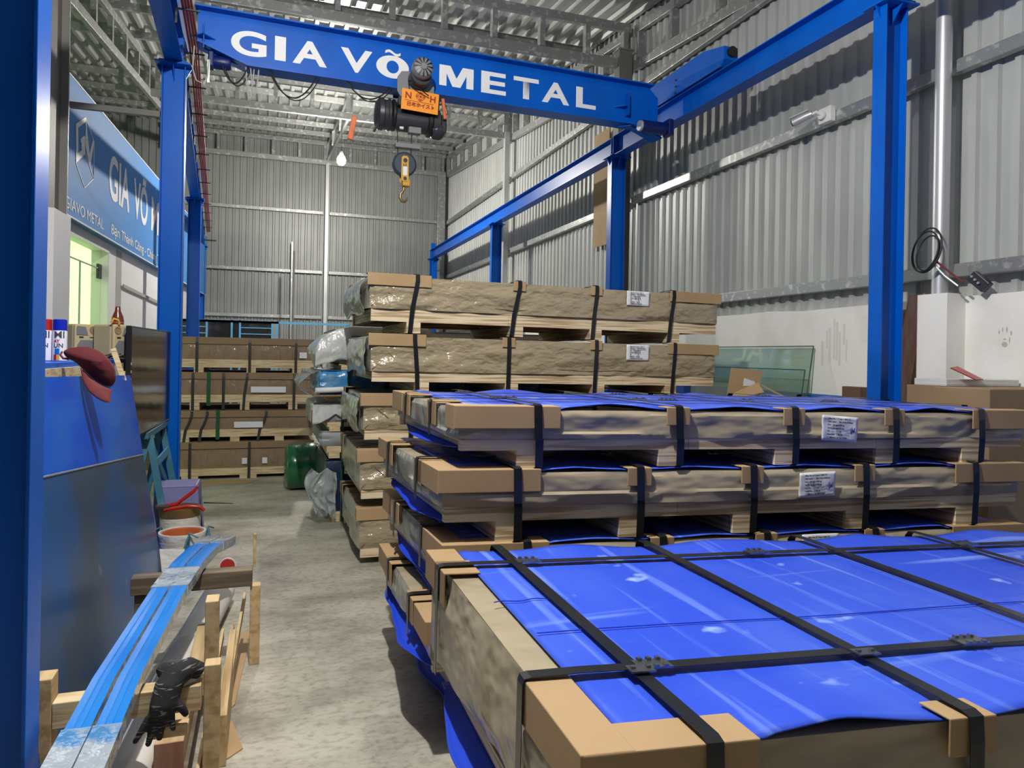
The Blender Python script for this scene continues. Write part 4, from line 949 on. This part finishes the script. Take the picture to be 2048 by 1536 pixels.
def can(x,y,capm,label):
    e=empty('spray_can',(x,y,TZ+.001),label,'spray can')
    MB().lathe([(.030,0),(.033,.004),(.033,.150),(.030,.158)],n=28).build('can_body',M_['spraywhite'],e,smooth=True)
    MB().lathe([(.031,.156),(.031,.21),(.028,.213)],n=28).build('cap',capm,e,smooth=True)
    # printed bands wrapped around the body facing the aisle
    def band(z0,z1,a0,a1,m,n=8):
        g=MB().grid(lambda u,v:(.0336*math.cos(a0+(a1-a0)*u),.0336*math.sin(a0+(a1-a0)*u),z0+(z1-z0)*v),n,1); g.build('print',m,e,fixn=False,solid=.0004)
    base=-math.pi/2-.35
    band(.035,.065,base-.1,base+.55,M_['bandblue']); band(.006,.034,base+.15,base+.55,M_['yellow']); band(.006,.034,base-.25,base+.15,M_['red'])
    # curved lettering
    for t,z,h,mm in (('MI',.118,.034,M_['ink']),('AY',.096,.014,M_['red']),('UN',.070,.020,M_['ink'])):
        o=text(t,h/CAPH,mm,e,Matrix.Identity(4),'lettering',bold=.0008,ext=.0002)
        for v in o.data.vertices:
            x_,z_=v.co.x,v.co.y; a=base-.25+x_/.0337; r=.0338+v.co.z; v.co=(r*math.cos(a),r*math.sin(a),z+z_)
    return e
can(-1.06,4.20,M_['red'],'red-capped spray can, half hidden behind the near column'); can(-.992,4.19,M_['sprayblue'],'blue-capped white spray can beside the red-capped one')
def speaker(x,y,rz,flip,label):
    e=empty('speaker',(x,y,TZ+.001),label,'speaker',rz=rz)
    w2,d2,h=.078,.095,.235
    MB().box((-w2,-d2+.02,0),(w2,d2,h)).build('cabinet',M_['cream'],e,bevel=.012)
    MB().box((-w2,-d2-.004,0),(w2,-d2+.02,h)).build('front_baffle',M_['cream'],e,bevel=.010)
    y0=-d2-.0045
    f=flip
    MB().prism([(f*p[0],y0,p[1]) for p in ((-.062,.03),(-.045,.012),(.045,.012),(.062,.03),(.062,.09),(.040,.125),(-.040,.125),(-.062,.09))],(0,0,0),(0,-.004,0)).build('woofer_grille',M_['grille'],e)
    MB().prism([(f*p[0],y0,p[1]) for p in ((.068,.160),(-.008,.160),(.008,.215),(.060,.220),(.068,.21))],(0,0,0),(0,-.004,0)).build('tweeter_grille',M_['grille'],e)
    MB().lathe([(.026,0),(.026,-.004),(.018,-.003),(.015,.02),(.012,.021)],(-f*.045,y0,.195),24,'Y').build('port',M_['carddark'],e,smooth=True)
    MB().box((-.05,y0-.001,.138),(-.02,y0,.150)).box((.02,y0-.001,.14),(.05,y0,.147)).build('badge',M_['hoist'],e)
    return e
speaker(-1.235,5.70,R(40),-1,'beige speaker, the left one, partly behind the maroon cap'); speaker(-1.01,5.62,R(50),1,'beige speaker, the right one, next to the television screen')
e=empty('brown_bottle',(-1.045,5.98,TZ+.001),'brown bottle with a pointed shoulder standing behind the right speaker','bottle')
MB().lathe([(.038,0),(.042,.006),(.042,.28),(.036,.31),(.020,.35),(.018,.375),(.012,.385)],n=24).build('bottle_body',M_['bottle'],e,smooth=True)
lb=MB()
for z in (.20,.22,.245,.262): lb.lathe([(.0426,z),(.0426,z+.005)],n=24)
lb.build('label_lines',mat('bottle_label_print',(.45,.22,.17),.5),e)
o=MB().tube([(-1.0,5.50,TZ+.245),(-.985,5.50,TZ+.275),(-.96,5.51,TZ+.265),(-.955,5.52,TZ+.24)],.009,10).build('yellow_hook',M_['yellow'],None,smooth=True); prop(o,'small yellow loop on top of the right beige speaker','hook')
o=MB().bar((-.905,5.05,1.60),(-.835,5.02,1.40),.03,.012,(0,1,0)).build('wood_lath',M_['pine']); prop(o,'short pale lath sticking up against the right beige speaker','wood strip')
mb=MB()
for k in range(5):
    mb.tube([(-1.0+.02*k,4.9+.05*k,TZ+.008),(-.93+.01*k,5.05+.06*k,TZ+.03+.01*(k%2)),(-.90,5.2+.06*k,TZ+.012),(-.92-.01*k,5.35+.04*k,TZ+.02)],.004,6)
prop(mb.build('speaker_cable',M_['cable'],None,smooth=True),'tangle of black cables at the foot of the right speaker','cable')
# maroon cap
cy,cx=3.98,-.815
vd=Vector((cx,cy,0)).normalized(); ur=Vector((vd.y,-vd.x,0)); uz=Vector((0,0,1))
sc=.00242
def CP(px_,py_,dep=0): return ur*((px_-176)*sc)+uz*(-(py_-740)*sc)-vd*dep
e=empty('baseball_cap',(cx,cy,1.6-(740-698)*sc),'maroon baseball cap hanging over the table edge in front of the left speaker','cap')
def pillow(name,outline,depth,m,back=.02,shift=(0,0),n=60,rings=12,bend=None):
    P2=[Vector(p) for p in outline]; L_=[0]
    for a,b in zip(P2,P2[1:]+P2[:1]): L_.append(L_[-1]+(b-a).length)
    def at_(t):
        t*=L_[-1]
        for k in range(len(P2)):
            if t<=L_[k+1]+1e-9:
                return P2[k].lerp(P2[(k+1)%len(P2)],(t-L_[k])/max(1e-6,L_[k+1]-L_[k]))
    O=[at_(k/n) for k in range(n)]
    for _ in range(2): O=[(O[k-1]+O[k]*2+O[(k+1)%n])/4 for k in range(n)]
    c=sum(O,Vector((0,0)))/n+Vector(shift); vs=[];fs=[]
    for sgn,dd in ((1,depth),(-1,back)):
        for r in range(rings+1):
            t=r/rings
            for k in range(n):
                q=c+(O[k]-c)*t; z=dd*math.sqrt(max(0,1-t*t))*sgn
                if sgn>0: z+=depth*.10*ridge(q.x*.03,q.y*.05,3)*(1-t)
                if bend: z+=bend(q)
                vs.append(CP(q.x,q.y,z))
    N_=(rings+1)*n
    for h in (0,1):
        for r in range(rings):
            for k in range(n):
                a=h*N_+r*n+k; b=h*N_+r*n+(k+1)%n
                fs.append((a,b,b+n,a+n) if h==0 else (a,a+n,b+n,b))
    return MB().add(vs,fs).build(name,m,e,smooth=True)
pillow('crown',[(129,705),(140,699),(157,695),(176,695),(195,704),(212,720),(222,740),(224,762),(216,778),(198,772),(180,758),(166,742),(152,726),(136,718)],.085,M_['maroon'],.03,(12,-6))
pillow('brim',[(160,735),(172,750),(188,765),(206,777),(216,779),(213,792),(214,806),(203,805),(188,796),(174,782),(165,762)],.012,M_['maroon2'],.006,bend=lambda q:.05+.0009*(q.y-740))
MB().tube([CP(165,741,.06),(CP(180,757,.075)),CP(197,771,.06),CP(213,778,.04)],.0025,6).build('stitched_seam',M_['black'],e)
MB().tube([CP(129,706,.0),CP(126,712,.01),CP(131,719,.01),CP(140,720,.0)],.005,8).build('back_strap',M_['maroon2'],e,smooth=True)
MB().tube([CP(212+4*math.cos(a),757+9*math.sin(a),.045) for a in [2*math.pi*k/14 for k in range(15)]],.0016,6).tube([CP(212,751,.047),CP(212,764,.047)],.0012,6).build('embroidered_badge',M_['redwood'],e,smooth=True)
# television
e=empty('television',(-.885,5.48,.97),'flat black television screen standing against the left blue column','television')
tv=Vector((-.812,7.0,0))-Vector((-.885,5.48,0)); TM=Matrix.Rotation(math.atan2(tv.y,tv.x),4,'Z'); TL=tv.length
MB().box((0,-.012,0),(TL,.022,.79),0,TM).build('housing',M_['black'],e,bevel=.004)
MB().box((.012,-.014,.025),(TL-.012,-.0125,.778),0,TM).build('screen',M_['screen'],e)
MB().box((.012,-.0155,.016),(TL-.012,-.0145,.020),0,TM).build('bottom_trim',M_['edge'],e)
kk=MB()
for k in range(5): kk.box((.002,-.0145,.30+.055*k),(.010,-.013,.318+.055*k),0,TM)
kk.build('side_icons',M_['paper'],e)
# teal trestle
e=empty('trestle',(-.8,6.5,0),'teal steel A-frame trestle standing behind the lilac stool','trestle')
MB().bar((-.06,-.45,.94),(-.03,.42,.955),.05,.05).build('top_bar',M_['teal'],e,bevel=.004)
for y0,y1 in ((-.33,-.42),(.40,.40)):
    MB().bar((-.045,y0,.93),(.13,y1,.0),.05,.035,(0,1,0)).build('leg',M_['teal'],e,bevel=.003)
    MB().bar((-.055,y0,.93),(-.22,y1,.0),.05,.035,(0,1,0)).build('leg',M_['teal'],e,bevel=.003)
MB().bar((.0,-.35,.70),(.005,.40,.72),.012,.07).build('cross_rail',M_['lightblue'],e); MB().bar((.10,-.40,.16),(.10,.40,.16),.012,.05).build('cross_rail',M_['teal'],e)
MB().bar((-.04,-.30,.88),(.09,.38,.2),.012,.05).build('brace',M_['teal'],e)
# lilac stool
e=empty('plastic_stool',(-.655,6.42,0),'lilac plastic stool in front of the teal trestle','stool')
MB().box((-.15,-.15,.495),(.15,.15,.515)).build('seat',M_['lilac'],e,bevel=.012)
sk=MB()
h0=.50
for (a,b) in (((-1,-1),(1,-1)),((1,-1),(1,1)),((1,1),(-1,1)),((-1,1),(-1,-1))):
    # each side: skirt with arch opening
    def sp_(t,z):
        k=.152+.035*(1-z/h0); p=Vector((a[0]*(1-t)+b[0]*t,a[1]*(1-t)+b[1]*t,0))*k; p.z=z; return p
    n=14
    for i in range(n):
        t0,t1=i/n,(i+1)/n
        def zb_(t): 
            q=abs(t-.5)/.30
            return 0 if q>=1 else .385*(1-q**3.2)**.5
        sk.add([sp_(t0,zb_(t0)),sp_(t1,zb_(t1)),sp_(t1,h0),sp_(t0,h0)],[(0,1,2,3)])
sk.build('skirt_legs',M_['lilac'],e,fixn=False,solid=.006)
# bucket with copper coil
e=empty('white_sack',(-.545,5.62,0),'white woven sack tied with blue cord, open top full of coiled copper','sack')
MB().lathe([(.13,0),(.15,.03),(.155,.15),(.152,.26),(.160,.285),(.157,.30),(.145,.30),(.140,.28),(.140,.02)],n=36).build('sack_body',M_['sack'],e,smooth=True)
for a in (.2,2.6,-1.2):
    MB().tube([(.158*math.cos(a),.158*math.sin(a),.20),(.166*math.cos(a),.166*math.sin(a),.285),(.175*math.cos(a),.175*math.sin(a),.315),(.22*math.cos(a+.2),.22*math.sin(a+.2),.29)],.006,6).tube([(.17*math.cos(a),.17*math.sin(a),.31),(.19*math.cos(a-.2),.19*math.sin(a-.2),.22)],.007,6).build('blue_tie',M_['teal'],e)
e=empty('copper_coil',(-.545,5.62,.02),'shiny coil of copper strip standing inside the white sack','copper coil')
cc=MB()
for k in range(9): cc.lathe([(.134-.0025*k,.0),(.134-.0025*k,.275-.003*(k%3)),(.132-.0025*k,.275-.003*(k%3)),(.132-.0025*k,.0)],n=40)
cc.build('coiled_strip',M_['copper'],e,smooth=True)
e=empty('brass_pot',(-.60,6.02,0),'second white bucket with a dull brass rim behind the copper coil','bucket')
MB().lathe([(.12,0),(.14,.02),(.145,.30),(.145,.335)],n=32).build('bucket_body',M_['sack'],e,smooth=True)
MB().lathe([(.146,.335),(.150,.335),(.150,.395),(.146,.395),(.136,.39),(.134,.34)],n=32).build('brass_ring',M_['brass'],e,smooth=True)
e=empty('bolt_cutter',(-.60,6.0,.40),'red-handled bolt cutter lying across the brass-rimmed bucket','tool')
MB().tube([(-.16,-.08,.02),(-.02,-.08,.035),(.10,-.1,.13),(.13,-.1,.165)],[.012,.014,.014,.010],10).build('handle',M_['red'],e,smooth=True)
MB().tube([(-.10,-.1,.0),(.06,-.11,.022),(.15,-.12,.015),(.18,-.12,-.015)],[.014,.015,.014,.012],10).build('handle',M_['red'],e,smooth=True)
MB().box((-.16,-.11,.0),(-.06,-.06,.035)).build('jaw',M_['hoist'],e,bevel=.008)
o=MB().tube([(-.43,5.93,.435),(-.22,5.9,.425)],[.006,.003],8).build('black_rod',M_['black']); prop(o,'thin black rod sticking out to the right of the bolt cutter','rod')
o=quadpanel('white_board',[(-.62,5.28,.0),(-.50,5.24,.0),(-.50,5.34,.24),(-.66,5.38,.24)],.006,M_['sack'],'grubby white board scrap leaning on the front of the sack','board')
o=quadpanel('grey_board',[(-.50,5.22,.0),(-.36,5.20,.0),(-.36,5.36,.265),(-.50,5.40,.24)],.005,M_['greysheet'],'small dark blue-grey board scrap leaning on the sack beside the white scrap','board')
e=empty('tape_roll',(-.235,5.55,0),'small red and white roll lying on the floor past the wrapped profiles','tape')
MB().lathe([(.03,-.03),(.05,-.03),(.05,.03),(.03,.03)],(0,0,.05),24,'Y').build('red_core',M_['red'],e,smooth=True)
MB().lathe([(.051,-.012),(.053,-.012),(.053,.012),(.051,.012)],(0,0,.05),24,'Y').build('white_band',M_['paper'],e)
bx('white_flap',(-.13,-.05,0),(-.04,.02,.012),M_['paper'],e)

# ---------------- timber rack with profiles ----------------
e=empty('timber_rack',(-.35,3.3,0),'low rack of rough timber posts and two crossbars carrying the wrapped profiles','rack')
def rb(name,a,b,m='piney'): return bx(name,(a[0]+.35,a[1]-3.3,a[2]),(b[0]+.35,b[1]-3.3,b[2]),M_[m],e,bevel=.003)
rb('post',(-.70,2.66,0),(-.635,2.74,.53)); rb('post',(-.19,2.77,0),(-.145,2.85,.70)); rb('post',(-.175,2.56,0),(-.125,2.62,.557))
rb('crossbar',(-.634,2.66,.365),(-.191,2.735,.45),'pine')
rb('crossbar',(-.60,3.86,.405),(-.045,3.95,.488),'darkwood')
rb('post',(-.055,3.87,0),(-.005,3.93,.404)); rb('lath',(-.044,3.90,.49),(-.029,3.93,.66)); rb('post',(-.585,3.88,0),(-.535,3.94,.404),'darkwood')
rb('lath',(-.150,2.95,.0),(-.118,3.85,.20))
def beamthing(path,w_,label):
    e=empty('wrapped_profile',(path[0][0],path[0][1],path[0][2]),label,'metal profile','long wrapped aluminium profiles on the rack')
    o0=Vector(path[0]); P_=[Vector(p)-o0 for p in path]
    # densify
    Q=[];
    for i in range(len(P_)-1):
        for k in range(10): Q.append(P_[i].lerp(P_[i+1],k/10))
    Q.append(P_[-1])
    sec=[(-w_/2,0),(-w_/2,.044),(-w_/6,.046),(-w_/6+.004,.043),(w_/6-.004,.043),(w_/6,.046),(w_/2,.044),(w_/2,0)]
    def ring(i):
        d=(Q[min(i+1,len(Q)-1)]-Q[max(i-1,0)]).normalized(); r=d.cross(Vector((0,0,1))).normalized()
        return [Q[i]+r*a+Vector((0,0,b)) for a,b in sec]
    m=MB(); rings=[ring(i) for i in range(len(Q))]; n=len(sec)
    for rg in rings: m.v+= [tuple(p) for p in rg]
    for i in range(len(Q)-1):
        for k in range(n):
            m.f.append((i*n+k,i*n+(k+1)%n,(i+1)*n+(k+1)%n,(i+1)*n+k)); m.m.append(1 if k in (0,6,7) else 0)
    m.f+=[tuple(range(n)),tuple(range((len(Q)-1)*n,len(Q)*n))]; m.m+=[1,1]
    m.build('profile_body',[M_['beamblue'],M_['beamwrap']],e)
    ylist=[q.y+o0.y for q in Q]
    for y0,y1 in ((0,2.36),(3.42,3.78),(4.26,9)):
        idx=[i for i,y in enumerate(ylist) if y0<=y<=y1]
        if len(idx)<2: continue
        g=MB(); vs=[]
        for i in idx:
            d=(Q[min(i+1,len(Q)-1)]-Q[max(i-1,0)]).normalized(); r=d.cross(Vector((0,0,1))).normalized()
            for a,b in ((-w_/2-.004,-.002),(-w_/2-.004,.048),(w_/2+.004,.048),(w_/2+.004,-.002)): vs.append(Q[i]+r*a+Vector((0,0,b+.002*ridge(i*.7,a*30,1))))
        k=len(idx); fs=[]
        for i in range(k-1):
            for a in range(4): fs.append((i*4+a,i*4+(a+1)%4,(i+1)*4+(a+1)%4,(i+1)*4+a))
        fs+=[(0,1,2,3),tuple(range(4*k-4,4*k))]
        g.add(vs,fs); g.build('clear_wrap',M_['beamwrap'],e,smooth=True)
    return e
beamthing([(-.495,1.5,.462),(-.495,2.1,.465),(-.487,2.66,.472),(-.425,3.5,.50),(-.385,3.89,.505),(-.34,4.2,.495),(-.27,4.5,.47)],.068,'blue filmed wrapped profile lying on the rack, the left of the pair')
beamthing([(-.413,1.5,.462),(-.415,2.1,.465),(-.408,2.66,.472),(-.348,3.5,.50),(-.308,3.89,.505),(-.262,4.2,.495),(-.185,4.5,.465)],.068,'blue filmed wrapped profile lying on the rack, the right of the pair')
o=MB().tube([(-.47,2.25,.088),(-.41,3.3,.088),(-.245,4.85,.088)],.086,36).build('paper_roll',M_['paperroll'],None,smooth=True); prop(o,'long grey paper-wrapped roll on the floor under the wrapped profiles','roll')
e=empty('timber',(-.30,3.1,0),'short thick timber with a red painted end lying beside the grey roll','timber')
MB().box((-.05,-.3,.10),(.045,.25,.20)).build('timber_body',M_['piney'],e,bevel=.003); bx('red_painted_end',(-.051,-.305,.10),(.046,-.299,.20),M_['redwood'],e)
prop(bx('plank',(-.36,2.78,0),(-.24,3.98,.10),M_['darkwood'],bevel=.003),'dark plank lying on the floor under the red-ended timber','plank')
prop(bx('timber',(-.305,3.36,.101),(-.225,3.97,.20),M_['piney'],bevel=.003),'pale timber lying on the dark plank beyond the red-ended one','timber')
for i,(p,q,l) in enumerate((((-.215,2.5,.03),(-.175,3.75,.22),'long split lath beside the short timbers, the inner of three'),((-.195,2.45,.02),(-.135,3.95,.17),'long split lath leaning beside the right rack post, the middle of three'),((-.150,3.05,.02),(-.085,4.1,.28),'thin lath rising to the far rack post, the outer of three'))):
    o=MB().bar(p,q,.012,.05).build('wood_lath',M_['piney']); prop(o,l,'wood strip','split laths beside the rack')
o=MB().prism([(-.16,3.33,.001),(-.105,3.45,.001),(-.045,4.38,.001),(-.12,4.30,.001)],(0,0,0),(0,0,.005)).build('cardboard_sheet',M_['card']); prop(o,'long narrow cardboard scrap on the floor beside the far rack post','cardboard')
o=MB().prism([(-.16,2.95,.001),(-.06,3.06,.001),(-.11,3.30,.001),(-.17,3.25,.001)],(0,0,0),(0,0,.004)).build('cardboard_sheet',M_['card']); prop(o,'small cardboard scrap on the floor beside the near right rack post','cardboard')
prop(bx('wood_block',(-.345,2.62,.305),(-.225,2.66,.345),M_['piney'],bevel=.003),'short wood block fixed under the front crossbar below the glove','wood block')
# glove
e=empty('work_glove',(-.28,2.65,.45),'dark striped knitted work glove draped over the front crossbar','glove')
g=MB()
g.tube([(.085,.06,.03),(.05,.05,.05),(.01,.01,.045),(-.01,-.015,.02),(-.02,-.03,-.03),(-.03,-.035,-.07)],[.028,.036,.042,.045,.045,.038],14)
g.tube([(.01,.05,.045),(-.03,.04,.05),(-.045,.03,.045)],[.03,.03,.022],12)
for (x0,dx,l,r_) in ((-.062,-.045,.085,.0115),(-.042,-.025,.10,.0125),(-.02,-.012,.085,.0125),(.002,.008,.06,.0115)):
    g.tube([(x0,-.04,-.06),(x0+dx*.5,-.045,-.06-l*.5),(x0+dx,-.03,-.06-l)],[r_*1.15,r_,r_*.8],10)
g.tube([(.0,-.035,-.01),(.035,-.04,-.045),(.05,-.035,-.075)],[.016,.0145,.011],10)
o=g.build('knitted_glove',M_['glove'],e,smooth=True)
md=o.modifiers.new('r','REMESH'); md.mode='VOXEL'; md.voxel_size=.005; md.use_smooth_shade=True
md=o.modifiers.new('s','SMOOTH'); md.iterations=4

# ---------------- right side things ----------------
quadpanel('glass_pane',[(4.50,5.31,0),(4.50,7.2,0),(4.76,7.2,1.74),(4.76,5.31,1.74)],.008,M_['glass'],'taller greenish glass pane leaning on the white wall','glass pane')
quadpanel('glass_pane',[(4.44,5.30,0),(4.44,7.1,0),(4.66,7.1,1.52),(4.66,5.30,1.52)],.008,M_['glass'],'shorter greenish glass pane leaning in front of the taller one','glass pane')
for o,(x0,x1,z,y0,y1) in zip([b for b in bpy.data.objects if b.name.startswith('glass_pane')],((4.50,4.76,1.74,5.31,7.2),(4.44,4.66,1.52,5.30,7.1))):
    MB().bar((x0-.004,y0,0),(x1-.004,y0,z),.01,.004,(0,1,0)).bar((x1-.004,y0,z),(x1-.004,y1,z),.004,.008).build('polished_edge',M_['glassedge'],o)
e=empty('carton',(3.95,5.25,.95),'opened cardboard carton with spread flaps in front of the glass panes','carton')
e.location.z=1.005
MB().box((-.30,-.17,-.15),(.30,-.164,.28)).box((-.30,.164,-.15),(.30,.17,.28)).box((-.30,-.17,-.15),(-.294,.17,.28)).box((.294,-.17,-.15),(.30,.17,.28)).box((-.3,-.17,-.15),(.3,.17,-.144)).build('carton_body',M_['carddark'],e)
def flap(a,b,c,d): return MB().prism([Vector(p) for p in (a,b,c,d)],(0,0,0),(0,.0,.005)).build('flap',M_['card'],e)
flap((-.30,-.17,.285),(.02,-.17,.40),(-.05,-.34,.33),(-.42,-.32,.25)); flap((.02,-.17,.40),(.30,-.17,.285),(.36,-.30,.22),(.08,-.32,.32))
MB().prism([(-.04,.17,.28),(.29,.17,.28),(.36,.20,.50),(.02,.20,.525)],(0,0,0),(0,.006,0)).build('flap',M_['card'],e)
MB().prism([(.13,.19,.34),(.27,.19,.30),(.26,.19,.40),(.15,.19,.43)],(0,-.01,0),(0,-.004,0)).build('torn_white_patch',M_['paper'],e)
MB().prism([(.0,-.17,.28),(.02,-.17,.40),(.06,-.17,.28)],(0,0,0),(0,.01,0)).build('gusset',M_['card'],e)
prop(bx('carton',(3.60,5.02,0),(4.28,5.45,.85),M_['carddark'],bevel=.004),'plain closed carton under the opened one','carton')
prop(bx('carton',(4.70,4.70,0),(4.775,4.90,1.39),M_['rustboard'],bevel=.003),'dark brown board standing against the blue wall band left of the blue column','board')
o=quadpanel('wood_board',[(4.60,4.35,0),(4.60,4.62,0),(4.77,4.45,1.66),(4.77,4.43,1.66)],.012,M_['carddark'],'narrow pale board leaning just behind the nearest right column','board')
quadpanel('wood_plank',[(4.52,4.28,0),(4.52,4.44,0),(4.72,4.26,2.13),(4.72,4.11,2.13)],.06,M_['redwood'],'reddish brown plank leaning between the blue column and the steel pipe','plank')
quadpanel('wood_plank',[(4.60,4.42,0),(4.60,4.50,0),(4.76,4.36,2.02),(4.76,4.28,2.02)],.04,M_['darkwood'],'darker shorter plank leaning behind the reddish one','plank')
e=empty('large_carton',(4.35,3.2,0),'big plain brown carton standing in the corner behind the middle stack','carton')
MB().box((-.32,-.14,0),(.42,.24,1.455)).build('carton_body',M_['carddark'],e,bevel=.006)
MB().grid(lambda u,v:(.08+.34*u,-.1435,1.46-.13*v*(.75+.35*math.sin(u*9+1))),16,4).build('green_tape',M_['green'],e,fixn=False,solid=.001)
prop(bx('foam_slab',(4.12,3.42,1.456),(4.77,3.66,1.50),M_['wraplines'],bevel=.003),'pale grey slab lying on top of the big brown carton','slab')
prop(bx('carton',(4.1,3.46,0),(4.77,3.70,1.455),M_['carddark'],bevel=.003),'second carton standing behind the big brown carton','carton')
o=quadpanel('red_sheet',[(4.13,3.40,1.575),(4.25,3.45,1.585),(4.42,3.40,1.502),(4.30,3.36,1.502)],.006,M_['red'],'small red plastic sheet propped slanted on the big brown carton','plastic sheet')
o=bx('cardboard_strip',(4.80,9.65,3.30),(4.81,10.15,5.05),M_['card']); prop(o,'tall strip of tan cardboard fixed on the wall behind the second right blue column','cardboard')

def side_film(pk,W,z0,z1,out,seed):
    def f(u,v):
        b=math.sin(math.pi*min(1,v*1.0))**.7*(.6+.4*math.sin(u*3.1))
        return (-.026-out*b-.012*ridge(u*5,v*4,seed),-.01+W*u,z1-(z1-z0)*v-.02*math.sin(u*7)*v)
    o=MB().grid(f,40,16).build('side_plastic',M_['film'],pk,smooth=True,fixn=False,solid=.0015); o['label']='pale crinkled plastic bulging from the short side'
B_=[o for o in bpy.data.objects if o.get('group')==GB]
side_film(B_[0],1.2,.15,.42,.07,3); side_film(B_[1],1.2,.14,.43,.03,7); side_film(B_[2],1.2,.13,.38,.03,9)
